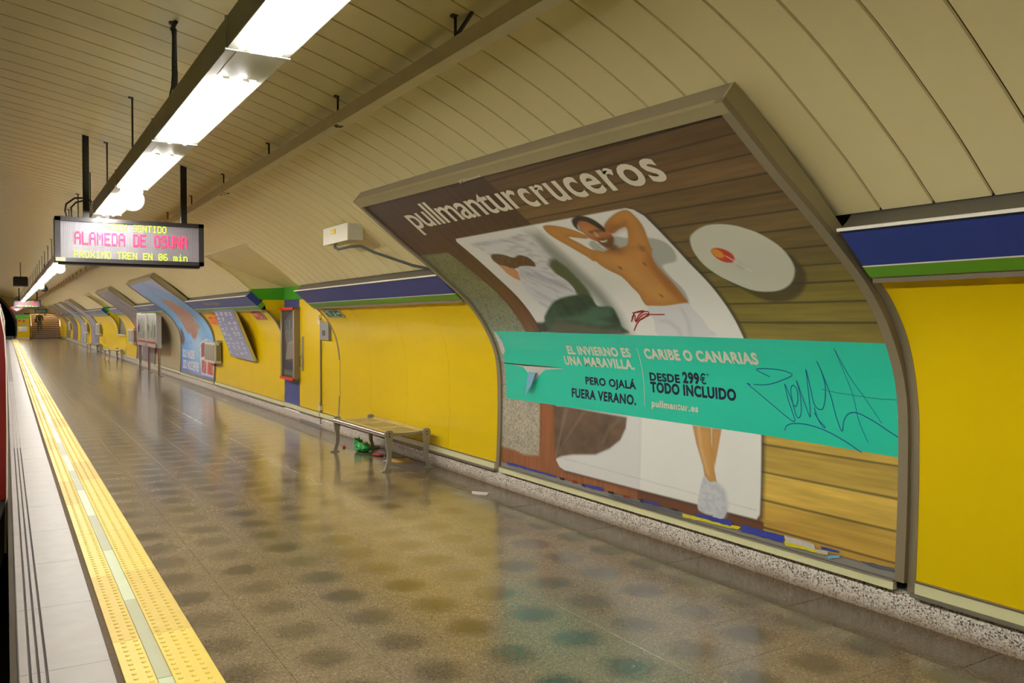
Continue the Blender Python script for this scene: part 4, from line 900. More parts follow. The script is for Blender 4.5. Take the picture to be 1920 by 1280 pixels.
def paint_p2(Y, S):
    kk = [0, 60, 120, 180, 290]; c = np.stack([np.interp(S, kk, [.10, .10, .16, .14, .26]), np.interp(S, kk, [.18, .36, .50, .42, .38]), np.interp(S, kk, [.60, .80, .86, .78, .72])], 1)
    c *= (.7 + .5 * vnoise(Y, S, 60, 90, 4, 4))[:, None]; c = mixc(c, np.clip((vnoise(Y, S, 90, 70, 8, 3) - .55) * 4, 0, 1) * (S > 200) * .7, (.50, .42, .62))
    c = mixc(c, np.exp(-((Y - 2150) / 90) ** 2 - ((S - 70) / 60) ** 2) * .7, (.5, .75, .9)); c = mixc(c, np.clip((2360 - Y) / -60 + 1, 0, 1) * 0, (0, 0, 0))
    c = mixc(c, pmask(Y, S, P2['tail'], 8), (.42, .17, .09)); c = mixc(c, pmask(Y, S, smooth_poly(P2['body']), 4), (.40, .155, .07))
    st = np.abs(np.sin(Y / 11 + S / 17)) < .22; M = np.maximum(pmask(Y, S, P2['tail'], 4), pmask(Y, S, P2['body'], 4)); c = mixc(c, M * st * .6, (.6, .62, .7))
    c = mixc(c, pmask(Y, S, smooth_poly(P2['dark']), 5), (.14, .06, .08)); c = mixc(c, pmask(Y, S, P2['panelbox'], 2), (.72, .74, .82))
    for k_, q in (('pic1', (.25, .05, .06)), ('pic2', (.10, .16, .42)), ('pic3', (.55, .16, .14)), ('pic4', (.62, .12, .08))):
        M = pmask(Y, S, P2[k_], 1); t = vnoise(Y, S, 16, 16, 44, 2)[:, None]; c = c * (1 - M[:, None]) + (np.array(q) * (.3 + 1.4 * t)) * M[:, None]
    r = np.random.default_rng(5)
    for i in range(26):
        y, s = r.uniform(2040, 2330), r.uniform(60, 120); c = mixc(c, np.exp(-((Y - y) ** 2 + (S - s) ** 2) / r.uniform(4, 14)), (.5, .2, .16))
    return c
b2 = thing('advertising_billboard', 'curved blue billboard showing a brown flying figure, beside the leaning route board', 'billboard', (3.95, 21.6, .16))
board_frame(b2, 19.46, 23.72); print_sheet(19.51, 23.67, .02, paint_p2, b2)
for tx, yl, yr, s0, s1 in (('SOU NUDEI', 2345, 2190, 43.5, 65), ('SOU NOCHEVIEI', 2338, 2128, 15, 38)):
    text_on('lettering', tx, yl / 100, yr / 100, s0 / 100, s1 / 100, mat('pale_lettering', (232, 226, 222), .5), b2, bold=.03)
PST = [(28.15, 32.38, (112, 104, 118), [(150, 120, 60), (200, 190, 190), (90, 84, 100), (120, 90, 90)], 'tall mauve and grey billboard directly behind the freestanding map board', 3),
       (46.65, 50.8, (150, 146, 160), [(90, 110, 150), (220, 214, 210), (120, 116, 130), (200, 200, 205)], 'pale grey billboard past the second bench', 11),
       (54.0, 58.25, (170, 180, 196), [(230, 232, 235), (80, 110, 160), (150, 130, 120)], 'bluish white billboard far along the platform', 15),
       (61.0, 65.2, (120, 108, 120), [(180, 90, 60), (70, 60, 80), (160, 150, 160)], 'dull purple billboard far along the platform', 19),
       (68.05, 72.25, (140, 116, 90), [(190, 110, 40), (90, 80, 70), (170, 160, 150)], 'orange and brown billboard nearest the stairs', 23)]
for a, b, base, cs, lab, sd in PST:
    r_ = thing('advertising_billboard', lab, 'billboard', (3.95, (a + b) / 2, .16)); board_frame(r_, a, b); print_sheet(a + .05, b - .05, .05, blocks(sd, base, cs), r_)
    if sd == 3: decal('coral_patch', [cm([(3232, 55), (3180, 55), (3175, 128), (3215, 140), (3232, 120)])], mat('coral_ink', (214, 92, 84), .5), r_)

# ================================================================== LIGHTS
HZ = 2.59
def light_unit():
    t = thing('fluorescent_light', '', 'light', (.85, 0, HZ), 'row of fluorescent fixtures along the platform')
    # housing: trough of folded sheet, slot added on top to light the vault, local Y -0.36 .. 1.505, opening 0 .. 1.49
    m = MB(); y0, y1 = -.36, 1.495
    for xa, xb in ((.73, .77), (.935, .965)):
        m.prism([(xa, HZ), (xb, HZ), (xb if xa < .8 else xb, HZ + .012), (xa if xa < .8 else xb, HZ + .012)] if False else [(xa, HZ), (xb, HZ), (xb, HZ + .01), (xa, HZ + .01)], y0, y1)
    m.box(.73, .738, y0, y1, HZ, HZ + .12); m.box(.957, .965, y0, y1, HZ, HZ + .12); m.box(.738, .78, y0, y1, HZ + .112, HZ + .12); m.box(.925, .957, y0, y1, HZ + .112, HZ + .12); m.box(.78, .925, y0, y0 + .37, HZ + .112, HZ + .12)
    m.build('housing', M_housing, parent=t)
    m = MB(); m.box(.77, .935, y0, 0, HZ - .001, HZ + .008); m.build('bridge_plate', M_housing, parent=t); m = MB(); m.box(.77, .935, 1.487, 1.495, HZ - .001, HZ + .05); m.build('end_plate', M_housing, parent=t)
    m = MB(); m.poly([(.772, .002, HZ + .01), (.80, .03, HZ + .085), (.905, .03, HZ + .085), (.933, .002, HZ + .01), (.772, 1.486, HZ + .01), (.80, 1.46, HZ + .085), (.905, 1.46, HZ + .085), (.933, 1.486, HZ + .01)],
             [(0, 1, 5, 4), (1, 2, 6, 5), (2, 3, 7, 6), (0, 3, 2, 1), (4, 5, 6, 7)]); m.build('reflector', M_refl, parent=t)
    for x in (.812, .893):
        m = MB(); m.tube([(x, .035, HZ - .004), (x, 1.45, HZ - .004)], .0145, 10); m.build('tube', M_tube, parent=t, smooth=True)
        m = MB(); m.box(x - .014, x + .014, .012, .035, HZ - .008, HZ + .085); m.build('lamp_holder', M_white, parent=t); m = MB(); m.box(x - .014, x + .014, 1.45, 1.475, HZ - .008, HZ + .085); m.build('lamp_holder', M_white, parent=t)
    m = MB(); m.box(.724, .971, 1.495, 1.508, HZ - .004, HZ + .125); m.build('collar', M_housing, parent=t)
    zt = vault_z(.85) + .01
    m = MB(); m.tube([(.85, 1.50, HZ + .12), (.85, 1.50, zt)], .0075, 6); m.tube([(.85, 1.50, zt - .012), (.85, 1.50, zt)], .03, 8); m.build('hanger_rod', M_rod, parent=t)
    return t
lu = light_unit(); cmap = children_map()
for k in range(-2, 39):
    y = 3.68 + 1.87 * k
    if k == -2: o = lu; o.location.y = y
    else: o = dup(lu, (.85, y, HZ), chmap=cmap)
    ORD = 'first second third fourth fifth sixth seventh eighth ninth tenth eleventh twelfth thirteenth fourteenth fifteenth sixteenth seventeenth eighteenth nineteenth twentieth'.split()
    if y < 1.: lab = 'fluorescent fixture behind the viewer, out of the picture'
    elif y < 1.9: lab = 'fluorescent fixture almost overhead, nearest of the row'
    elif y < 3.7: lab = 'second fluorescent fixture from the near end, hung beside the black cable bundle'
    elif y < 5.6: lab = 'third fluorescent fixture, just before the round lamp'
    elif y < 7.5: lab = 'fourth fluorescent fixture, directly above and before the departure display'
    elif y < 46: lab = '%s fluorescent fixture behind the near departure display' % ORD[k - 3]
    else: lab = 'small distant fluorescent fixture near the far display'
    o['label'] = lab
# bundle of cables at the first hanger
m = MB()
m.tube([(.85, 5.19, 3.24), (.85, 5.18, 3.2), (.85, 5.18, 3.0), (.85, 5.18, 2.74)], [.016, .013, .016, .005], 8)
m.tube([(.84, 5.17, 3.0), (.83, 5.15, 2.9), (.80, 5.13, 2.76), (.81, 5.12, 2.70)], .006, 6); m.tube([(.86, 5.17, 3.0), (.865, 5.2, 2.88), (.86, 5.18, 2.72)], .006, 6)
m.tube([(.85, 5.12, 3.262), (.85, 5.26, 3.262)], .012, 6)
tag(m.build('cable_bundle', M_cable), 'black taped cable bundle hanging from the ceiling to the light row', 'cable')
def globe(y, lab):
    t = thing('round_lamp', lab, 'lamp', (.84, y, 2.5), 'round lamps on the light row')
    m = MB(); m.tube([(.84, y + .09, 2.5), (.84, y + .06, 2.5), (.84, y - .005, 2.494), (.84, y - .02, 2.492)], [.05, .078, .088, .086], 28); m.build('rim', M_lgrey, parent=t, smooth=True)
    m = MB(); m.tube([(.84, y - .02, 2.492), (.84, y - .034, 2.4905), (.84, y - .042, 2.49)], [.079, .07, .03], 28); m.build('lens', mat('lit_lens', (255, 252, 240), .4, emit=(1, .97, .90), estr=2.5), parent=t, smooth=True)
    m = MB(); m.box(.74, .955, y - .01, y + .02, 2.574, 2.588); m.box(.76, .79, y, y + .02, 2.55, 2.576); m.box(.89, .92, y, y + .02, 2.55, 2.576); m.build('bracket', M_alu, parent=t)
globe(7.04, 'round white lamp under the light row, nearest, above the departure display')
globe(16.98, 'round white lamp showing just below the departure display')
globe(26.3, 'smaller round lamp farther down the light row')
# loudspeaker and camera near the far lamps
t = thing('loudspeaker', 'dark box loudspeaker hanging left of the far light row', 'loudspeaker', (.45, 30.5, 2.7))
m = MB(); m.bev(.22, .62, 30.3, 30.7, 2.62, 2.92, .03); m.build('cabinet', M_black, parent=t)
m = MB(); m.tube([(.42, 30.5, 2.9), (.42, 30.5, vault_z(.42))], .012, 6); m.build('hanger_rod', M_black, parent=t)
t = thing('camera_dome', 'small black camera dome hanging right of the far light row', 'camera', (1.0, 28.6, 2.45))
m = MB(); m.tube([(1.0, 28.6, 2.60), (1.0, 28.6, 2.52), (1.0, 28.6, 2.45), (1.0, 28.6, 2.41)], [.05, .10, .09, .03], 14); m.build('dome', M_black, parent=t, smooth=True)
m = MB(); m.tube([(1.0, 28.6, 2.6), (1.0, 28.6, vault_z(1.))], .01, 6); m.build('hanger_rod', M_black, parent=t)

# ================================================================== CABLE TRAY
ct = thing('cable_tray', 'long cream square cable duct hung under the ceiling beside the light row', 'cable tray', (1.84, 5, 2.806))
y = -11.4; i = 0
while y < Y_END - 1:
    g0, g1 = G(y), G(y + 3.3); dz = .004 * ((i % 2) * 2 - 1); dx = .003 * ((i % 3) - 1)
    m = MB(); pts = []
    for yy, gg in ((y + .004, g0), (y + 3.296, g1)):
        for x, z in ((1.80, 2.806), (1.88, 2.806), (1.88, 2.884), (1.80, 2.884)): pts.append((x + dx, yy, z + gg + dz))
    m.poly(pts, [(0, 1, 5, 4), (1, 2, 6, 5), (2, 3, 7, 6), (3, 0, 4, 7), (0, 3, 2, 1), (4, 5, 6, 7)]); o = m.build('tray_section', M_tray, parent=ct)
    m = MB(); r = random.Random(i)
    for q in range(3):
        a = y + r.uniform(.0, .12); m.box(1.81 + q * .02, 1.825 + q * .02, a, a + r.uniform(.02, .06), 2.8035 + g0 + dz, 2.807 + g0 + dz)
    m.build('chipped_joint', mat('chipped_paint', (74, 62, 40), .8), parent=ct)
    for yy in (y + .14, y + 1.79):
        gg = G(yy); zt = vault_z(1.845) + .01
        m = MB(); m.tube([(1.845, yy, 2.88 + gg), (1.845, yy, zt + gg)], .007, 6); m.tube([(1.845, yy, zt - .012 + gg), (1.845, yy, zt + gg)], .026, 6); m.build('hanger_rod', M_rod, parent=ct)
    y += 3.3; i += 1
m = MB(); pts = []
for k in range(60):
    yy = 2.2 + k * .25; pts.append((1.865 + .015 * math.sin(yy * 2.1), yy, 2.892 + .022 * max(0, math.sin(yy * 1.9 + .6)) + (.10 if abs(yy - 3.2) < .3 else 0) + G(yy)))
m.tube(pts, .011, 6); m.build('cable', M_cable, parent=ct, smooth=True); LONG.add(ct.name)
o = MB(); o.tube([(2.6, 18.5, vault_z(2.6) - .02 + .03), (2.1, 18.5, vault_z(2.1) - .02 + .03), (1.86, 18.4, 2.9), (1.84, 18.4, 2.75)], .012, 6)

# ================================================================== DEPARTURE DISPLAYS
FONT = {'A': '01110 10001 10001 11111 10001 10001 10001', 'N': '10001 11001 11001 10101 10011 10011 10001', 'D': '11110 10001 10001 10001 10001 10001 11110', 'E': '11111 10000 10000 11110 10000 10000 11111',
        'S': '01111 10000 10000 01110 00001 00001 11110', 'T': '11111 00100 00100 00100 00100 00100 00100', 'I': '01110 00100 00100 00100 00100 00100 01110', 'O': '01110 10001 10001 10001 10001 10001 01110',
        'L': '10000 10000 10000 10000 10000 10000 11111', 'M': '10001 11011 10101 10101 10001 10001 10001', 'U': '10001 10001 10001 10001 10001 10001 01110', 'P': '11110 10001 10001 11110 10000 10000 10000',
        'R': '11110 10001 10001 11110 10100 10010 10001', 'X': '10001 10001 01010 00100 01010 10001 10001', '0': '01110 10001 10011 10101 11001 10001 01110', '6': '01110 10000 10000 11110 10001 10001 01110',
        'm': '00000 00000 11010 10101 10101 10101 10101', 'i': '00100 00000 01100 00100 00100 00100 01110', 'n': '00000 00000 11110 10001 10001 10001 10001', ' ': '00000 ' * 7}
def led_mat(): 
    m = bpy.data.materials.new('led_matrix_panel'); m.use_nodes = True; N, L = nt(m); b = N['Principled BSDF']; g = N.new('ShaderNodeTexCoord')
    sp = N.new('ShaderNodeSeparateXYZ'); L.new(g.outputs['Object'], sp.inputs[0])
    def dot(v): return mathn(N, L, 'ABSOLUTE', mathn(N, L, 'SUBTRACT', mathn(N, L, 'FRACT', mathn(N, L, 'MULTIPLY', v, 1 / .0098)), .5))
    k_ = mathn(N, L, 'LESS_THAN', mathn(N, L, 'MAXIMUM', dot(sp.outputs[0]), dot(sp.outputs[2])), .36)
    mx = N.new('ShaderNodeMix'); mx.data_type = 'RGBA'; L.new(k_, mx.inputs[0]); mx.inputs[6].default_value = (*lin((70, 66, 70)), 1); mx.inputs[7].default_value = (*lin((168, 160, 168)), 1)
    L.new(mx.outputs[2], b.inputs['Base Color']); b.inputs['Roughness'].default_value = .35; b.inputs['Coat Weight'].default_value = .5; b.inputs['Coat Roughness'].default_value = .14; return m
M_led = led_mat()
M_ledy = mat('lit_led_yellow', (190, 230, 40), .5, emit=lin((200, 240, 60)), estr=1.1)
M_ledr = mat('lit_led_red', (250, 40, 90), .5, emit=lin((255, 50, 96)), estr=1.3)
def display(Y, lab, dz=0.):
    t = thing('departure_display', lab, 'display', (1.05, Y + .12, 2.10))
    x0, x1, z0, z1 = .397, 1.706, 2.10, 2.535; marks = set(bpy.data.objects)
    m = MB(); fr = .038
    m.box(x0, x1, Y + .03, Y + .22, z0 + .02, z1 - .004); m.build('case', M_black, parent=t)
    m = MB()
    for a in ((x0, x1, z1 - fr, z1), (x0, x1, z0 + .02, z0 + .02 + fr), (x0, x0 + fr + .01, z0 + .02, z1), (x1 - fr - .01, x1, z0 + .02, z1)): m.box(a[0], a[1], Y, Y + .03, a[2], a[3])
    m.build('bezel', mat('bezel_black', (44, 38, 38), .35, coat=.3), parent=t)
    m = MB(); m.box(x0 + .03, x1 - .03, Y + .06, Y + .2, z0, z0 + .02); m.build('bottom_tray', M_black, parent=t)
    m = MB(); m.box(x0 + fr, x1 - fr, Y + .018, Y + .028, z0 + .058, z1 - fr); m.build('led_panel', M_led, parent=t)
    def row(txt, xl, cw, ch, zt, mm, bold=False):
        b = MB(); x = xl
        for ch_ in txt:
            rows = FONT[ch_].split()
            for j, rr in enumerate(rows):
                for i_, c_ in enumerate(rr):
                    if c_ == '1': b.box(x + i_ * cw, x + i_ * cw + cw * (1.05 if bold else .82), Y + .012, Y + .0178, zt - (j + 1) * ch + ch * (.06 if bold else .12), zt - j * ch)
            x += cw * 6
        stuff(b.build('message_text', mm, parent=t))
    row('ANDEN SENTIDO', .790, .0074, .0095, 2.492, M_ledy)
    row('ALAMEDA DE OSUNA', .560, .0104, .0172, 2.405, M_ledr, True)
    row('PROXIMO TREN EN 06 min', .552, .00764, .0095, 2.226, M_ledy)
    m = MB(); m.box(x0 + .004, x0 + .086, Y - .003, Y, z0 + .024, z0 + .058); m.build('label_plate', mat('plate_cream', (210, 200, 160), .5), parent=t)
    for x in (.665, 1.535):
        m = MB(); m.box(x - .027, x + .027, Y + .08, Y + .13, z1 - .01, vault_z(x) + .02); m.build('hanger_post', M_black, parent=t)
    m = MB(); m.tube([(.55, Y + .12, z1), (.54, Y + .12, z1 + .10), (.58, Y + .12, z1 + .15), (.64, Y + .12, z1 + .17)], .009, 6); m.tube([(.51, Y + .12, z1), (.49, Y + .12, z1 + .07), (.50, Y + .12, z1 + .13), (.57, Y + .12, z1 + .19), (.68, Y + .12, z1 + .20), (.715, Y + .12, z1 + .16)], .009, 6)
    m.build('cable', M_cable, parent=t, smooth=True)
    t.location.z += dz
    return t
display(8.8, 'black departure display reading ALAMEDA DE OSUNA, hanging nearest the camera')
display(54.0, 'small far departure display hanging near the stairs end', dz=.12)

# ================================================================== WALL FITTINGS
# exit sign on the yellow wall (near bay)
def wallmap(co, off):
    zz = np.asarray(co)[:, 1]; W = np.array(WPl); x = np.interp(zz, W[:, 1], W[:, 0]); return np.stack([x - off - .003, np.asarray(co)[:, 0], zz], 1)
def wall_plate(name, y0, y1, z0, z1, m, parent, off=.012):
    b = MB(); zs = np.linspace(z0, z1, 5); A = wallmap(np.array([(y0, z) for z in zs]), off); B = wallmap(np.array([(y1, z) for z in zs]), off)
    A2 = wallmap(np.array([(y0, z) for z in zs]), .0); B2 = wallmap(np.array([(y1, z) for z in zs]), .0); n = 5
    b.poly(list(map(tuple, A)) + list(map(tuple, B)) + list(map(tuple, A2)) + list(map(tuple, B2)), [(i, i + 1, n + i + 1, n + i) for i in range(4)] + [(i, i + 1, 2 * n + i + 1, 2 * n + i) for i in range(4)] + [(n + i, n + i + 1, 3 * n + i + 1, 3 * n + i) for i in range(4)] + [(0, n, 3 * n, 2 * n), (4, n + 4, 3 * n + 4, 2 * n + 4)])
    return b.build(name, m, parent=parent)
M_sgreen = mat('sign_green', (16, 96, 50), .4); M_swhite = mat('sign_white', (235, 235, 225), .4)
t = thing('exit_sign', 'green and white emergency exit sign high on the yellow wall', 'sign', (3.7, 10.85, 1.62))
wall_plate('frame', 10.52, 11.17, 1.625, 1.735, M_alu, t, .010); wall_plate('face', 10.535, 11.155, 1.633, 1.727, M_swhite, t, .013); wall_plate('green_field', 10.55, 10.93, 1.637, 1.723, M_sgreen, t, .015); wall_plate('green_field', 10.95, 11.14, 1.637, 1.723, M_sgreen, t, .015)
def wpoly(name, polys, m, parent, off): 
    b = MB()
    for P in polys:
        q = wallmap(np.array(P), off); b.poly(list(map(tuple, q)), [tuple(range(len(P)))])
    return b.build(name, m, parent=parent)
wpoly('running_figure', [[(10.80, 1.705), (10.78, 1.71), (10.765, 1.70), (10.78, 1.69)], [(10.83, 1.69), (10.77, 1.685), (10.75, 1.66), (10.78, 1.655)], [(10.78, 1.66), (10.82, 1.645), (10.86, 1.645), (10.84, 1.655)], [(10.77, 1.66), (10.74, 1.655), (10.72, 1.642), (10.735, 1.64)], [(10.70, 1.685), (10.62, 1.685), (10.62, 1.675), (10.70, 1.675)], [(10.64, 1.70), (10.59, 1.68), (10.64, 1.66)]], M_swhite, t, .017)
wpoly('running_figure', [[(11.10, 1.71), (10.99, 1.71), (10.99, 1.65), (11.02, 1.65), (11.02, 1.70), (11.10, 1.70)]], M_swhite, t, .017)
# junction box with corrugated conduit
t = thing('junction_box', 'cream plastic junction box with yellow sticker on the ceiling beside the near billboard', 'box', (2.94, 7.95, 2.3))
m = MB(); m.box(2.80, 2.94, 7.66, 8.36, 2.345, 2.50); m.build('box_body', M_lgrey, parent=t)
m = MB(); m.box(2.785, 2.80, 7.655, 8.365, 2.34, 2.505); m.build('lid', mat('ivory_plastic', (222, 216, 190), .4), parent=t)
m = MB(); m.box(2.781, 2.785, 7.99, 8.12, 2.43, 2.475); m.build('sticker', mat('yellow_sticker', (230, 200, 10), .5), parent=t)
m = MB(); m.poly([(2.80, 7.66, 2.50), (2.80, 8.36, 2.50), (2.95, 8.36, 2.47), (2.95, 7.66, 2.47)], [(0, 1, 2, 3)]); m.tube([(2.94, 8.36, 2.45), (2.98, 8.36, 2.45)], .008, 6); m.build('mounting_plate', M_grey, parent=t)
m = MB()
for q in range(6): m.tube([(2.80, 8.10 - q * .03, 2.352), (2.81, 8.06, 2.315)], .004, 5)
m.tube([(2.81, 8.07, 2.33), (2.80, 8.06, 2.30), (2.81, 7.98, 2.275), (2.86, 7.80, 2.29), (2.9, 7.62, 2.285), (2.99, 7.5, 2.22), (3.1, 7.35, 2.16), (3.26, 7.22, 2.09), (3.40, 7.10, 2.05)], .013, 8); m.build('conduit', mat('grey_conduit', (76, 80, 74), .5), parent=t, smooth=True)
# push-button box on the niche panel
t = thing('control_box', 'grey metal control box with a black window beside the service door', 'box', (3.98, 11.87, 1.31))
m = MB(); m.bev(3.955, 4.0, 11.68, 12.06, 1.31, 1.57, .004); m.build('box_body', M_grey, parent=t)
m = MB(); m.box(3.950, 3.956, 11.83, 11.95, 1.37, 1.45); m.build('window', M_black, parent=t)
# showcase on the blue pillar
t = thing('poster_case', 'narrow display case with red edges and a pencil-like print on the blue pillar', 'poster case', (3.96, 13.55, .64))
m = MB(); 
for a in ((13.16, 13.24, .63, 1.80), (13.86, 13.94, .63, 1.80)): m.box(3.90, 3.999, a[0], a[1], a[2], a[3])
m.box(3.90, 3.999, 13.16, 13.94, .63, .67); m.box(3.90, 3.999, 13.16, 13.94, 1.76, 1.80); m.build('case_frame', M_frame, parent=t)
M_red = mat('red_strip', (222, 40, 20), .4)
m = MB(); m.box(3.888, 3.90, 13.20, 13.94, 1.755, 1.80); m.build('red_strip', M_red, parent=t); m = MB(); m.box(3.888, 3.90, 13.20, 13.94, .63, .675); m.build('red_strip', M_red, parent=t)
m = MB(); m.box(3.935, 3.94, 13.24, 13.86, .67, 1.76); m.build('print', mat('dim_print', (72, 76, 74), .6, var=.5, scale=5), parent=t)
m = MB(); m.poly([(3.934, 13.75, .95), (3.934, 13.34, .98), (3.934, 13.36, 1.27), (3.934, 13.66, 1.22)], [(0, 1, 2, 3)]); m.build('printed_cup', mat('print_grey', (150, 142, 132), .6), parent=t)
m = MB(); m.poly([(3.934, 13.82, .74), (3.934, 13.26, .74), (3.934, 13.26, .92), (3.934, 13.82, .95)], [(0, 1, 2, 3)]); m.build('printed_book', mat('print_navy', (44, 52, 70), .6), parent=t)
m = MB()
for i_, (a, h_) in enumerate(((13.68, 1.42), (13.64, 1.50), (13.58, 1.44), (13.53, 1.60), (13.50, 1.60), (13.44, 1.46), (13.40, 1.52), (13.36, 1.56))):
    m.poly([(3.933, a, 1.22), (3.933, a - .014, 1.22), (3.933, a - .012 - .02 * (i_ - 4), h_), (3.933, a - .02 * (i_ - 4), h_)], [(0, 1, 2, 3)])
m.build('printed_pencils', mat('print_pale', (200, 196, 186), .6), parent=t)
m = MB(); m.box(3.915, 3.917, 13.24, 13.86, .67, 1.76); 
gm_ = bpy.data.materials.new('case_glass'); gm_.use_nodes = True; gb = gm_.node_tree.nodes['Principled BSDF']; gb.inputs['Transmission Weight'].default_value = 1; gb.inputs['Roughness'].default_value = .02; gb.inputs['IOR'].default_value = 1.45; gb.inputs['Base Color'].default_value = (.92, .95, .93, 1)
gN, gL = nt(gm_); g1 = gN.new('ShaderNodeBsdfTransparent'); g2 = gN.new('ShaderNodeBsdfGlossy'); g2.inputs['Roughness'].default_value = .03; g3 = gN.new('ShaderNodeMixShader'); g3.inputs[0].default_value = .10; gL.new(g1.outputs[0], g3.inputs[1]); gL.new(g2.outputs[0], g3.inputs[2]); gL.new(g3.outputs[0], gN['Material Output'].inputs[0])
m.build('glass', gm_, parent=t)
# leaning blue route board
t = thing('route_board', 'tall blue board of small white text leaning over the curved yellow wall', 'information board', (3.75, 16.8, .82))
A, B, Cc, D = (3.585, 15.95, 1.80), (3.585, 17.62, 1.80), (3.93, 17.62, .86), (3.93, 15.75, .83)
m = MB(); m.slab(A, B, Cc, D, -.045); m.build('board', mat('board_edge', (196, 184, 90), .5), parent=t)
def lerp4(u, v, o=.004):
    p = Vector(B) * (1 - u) * (1 - v) + Vector(A) * u * (1 - v) + Vector(Cc) * (1 - u) * v + Vector(D) * u * v; n = Vector((-.94, 0, -.34)); return tuple(p + n * o)
m = MB(); m.poly([lerp4(.0, 0), lerp4(1, 0), lerp4(1, 1), lerp4(0, 1)], [(0, 1, 2, 3)]); m.build('board_face', mat('board_blue', (88, 96, 150), .35, coat=.4), parent=t)
m = MB(); r = random.Random(12)
for cx in (.05, .29, .53, .76):
    v = .06
    while v < .94:
        if r.random() < .62:
            L_ = r.uniform(.08, .2)
            for q in range(r.randint(1, 3)):
                if v > .94: break
                l2 = L_ * r.uniform(.6, 1); m.poly([lerp4(cx, v, .006), lerp4(cx + l2, v, .006), lerp4(cx + l2, v + .012, .006), lerp4(cx, v + .012, .006)], [(0, 1, 2, 3)]); v += .026
        v += .03
stuff(m.build('printed_text', mat('board_text', (214, 210, 214), .5), parent=t))
# orange sign
t = thing('warning_sign', 'orange plastic sign with a black bar left of the blue route board', 'sign', (3.7, 18.5, 1.5))
wall_plate('upper_plate', 18.12, 18.48, 1.655, 1.745, mat('orange_plastic', (240, 140, 14), .4), t, .03); wall_plate('lower_plate', 18.15, 18.95, 1.50, 1.655, mat('orange_plastic_2', (240, 118, 14), .4), t, .06)
wpoly('black_bar', [[(18.8, 1.645), (18.45, 1.645), (18.45, 1.63), (18.8, 1.63)]], M_black, t, .064); wpoly('black_bar', [[(18.7, 1.53), (18.6, 1.53), (18.6, 1.518), (18.7, 1.518)]], M_black, t, .064)
# red extinguisher sign
t = thing('extinguisher_sign', 'narrow red and white strip sign high on the yellow wall by the route board', 'sign', (3.7, 14.75, 1.6))
wall_plate('frame', 14.42, 15.08, 1.60, 1.735, M_alu, t, .01); wall_plate('face', 14.55, 15.06, 1.615, 1.725, mat('sign_red', (196, 52, 30), .4), t, .013)
wpoly('white_bar', [[(15.02, 1.70), (14.75, 1.70), (14.75, 1.69), (15.02, 1.69)], [(15.0, 1.675), (14.7, 1.675), (14.7, 1.665), (15.0, 1.665)], [(14.68, 1.66), (14.60, 1.63), (14.66, 1.625)]], M_swhite, t, .016)
# station name on the blue band
def bandmap(co, off):
    q = np.asarray(co); P = np.array([(3.545, 1.826), (3.45, 1.912), (3.37, 1.985)]); L_ = np.r_[0, np.cumsum(np.hypot(*np.diff(P, axis=0).T))]
    x = np.interp(q[:, 1], L_, P[:, 0]); z = np.interp(q[:, 1], L_, P[:, 1]); return np.stack([x - off * .68, q[:, 0], z - off * .73], 1)
nm = thing('station_name', 'pale station name Vista Alegre lettered on the blue band above the route board', 'lettering', (3.45, 17.1, 1.9))
text_on('lettering', 'Vista Alegre', 17.85, 16.45, .055, .185, mat('faded_lettering', (168, 160, 140), .5), nm, off=.003, step=0, mapf=bandmap, bold=.01)
nm = thing('station_name', 'pale station name lettered on the blue band behind the map board', 'lettering', (3.45, 26, 1.9))
text_on('lettering', 'Vista Alegre', 26.9, 25.5, .055, .185, mat('faded_lettering', (168, 160, 140), .5), nm, off=.003, step=0, mapf=bandmap, bold=.01)
# grille boxes on the wall
def grille_box(y0, y1, z0, z1, lab, lean=.0):
    t = thing('loudspeaker_box', lab, 'loudspeaker', (3.9, (y0 + y1) / 2, z0), 'grey loudspeaker boxes on the right wall')
    m = MB(); m.prism([(3.975, z0), (3.84, z0), (3.84, z1), (3.93, z1)], y0, y1); m.build('cabinet', M_lgrey, parent=t)
    m = MB(); m.box(3.832, 3.84, y0 + .05, y1 - .05, z0 + .05, z1 - .05); m.build('grille', mat('grille_grey', (150, 142, 124), .6), parent=t)
    m = MB(); m.box(3.87, 3.97, y0 - .008, y0, z0 + .05, z1 - .05); m.build('grille', mat('grille_olive', (128, 120, 92), .6), parent=t)
    m = MB(); m.box(3.90, 4.0, y0 - .02, y0 + .3, z1, z1 + .05); m.build('cap', M_grey, parent=t)
grille_box(18.75, 19.85, .66, 1.10, 'grey grille loudspeaker box on the edge of the blue billboard')
grille_box(32.3, 33.6, .75, 1.25, 'grey grille loudspeaker box just beyond the mauve billboard')
grille_box(44.9, 46.5, .85, 1.4, 'grey grille loudspeaker box beyond the second recess')
grille_box(52.2, 53.8, .85, 1.4, 'small grey grille loudspeaker box between the two pale billboards')
grille_box(66.3, 67.8, .85, 1.4, 'tiny far grille loudspeaker box near the stairs')

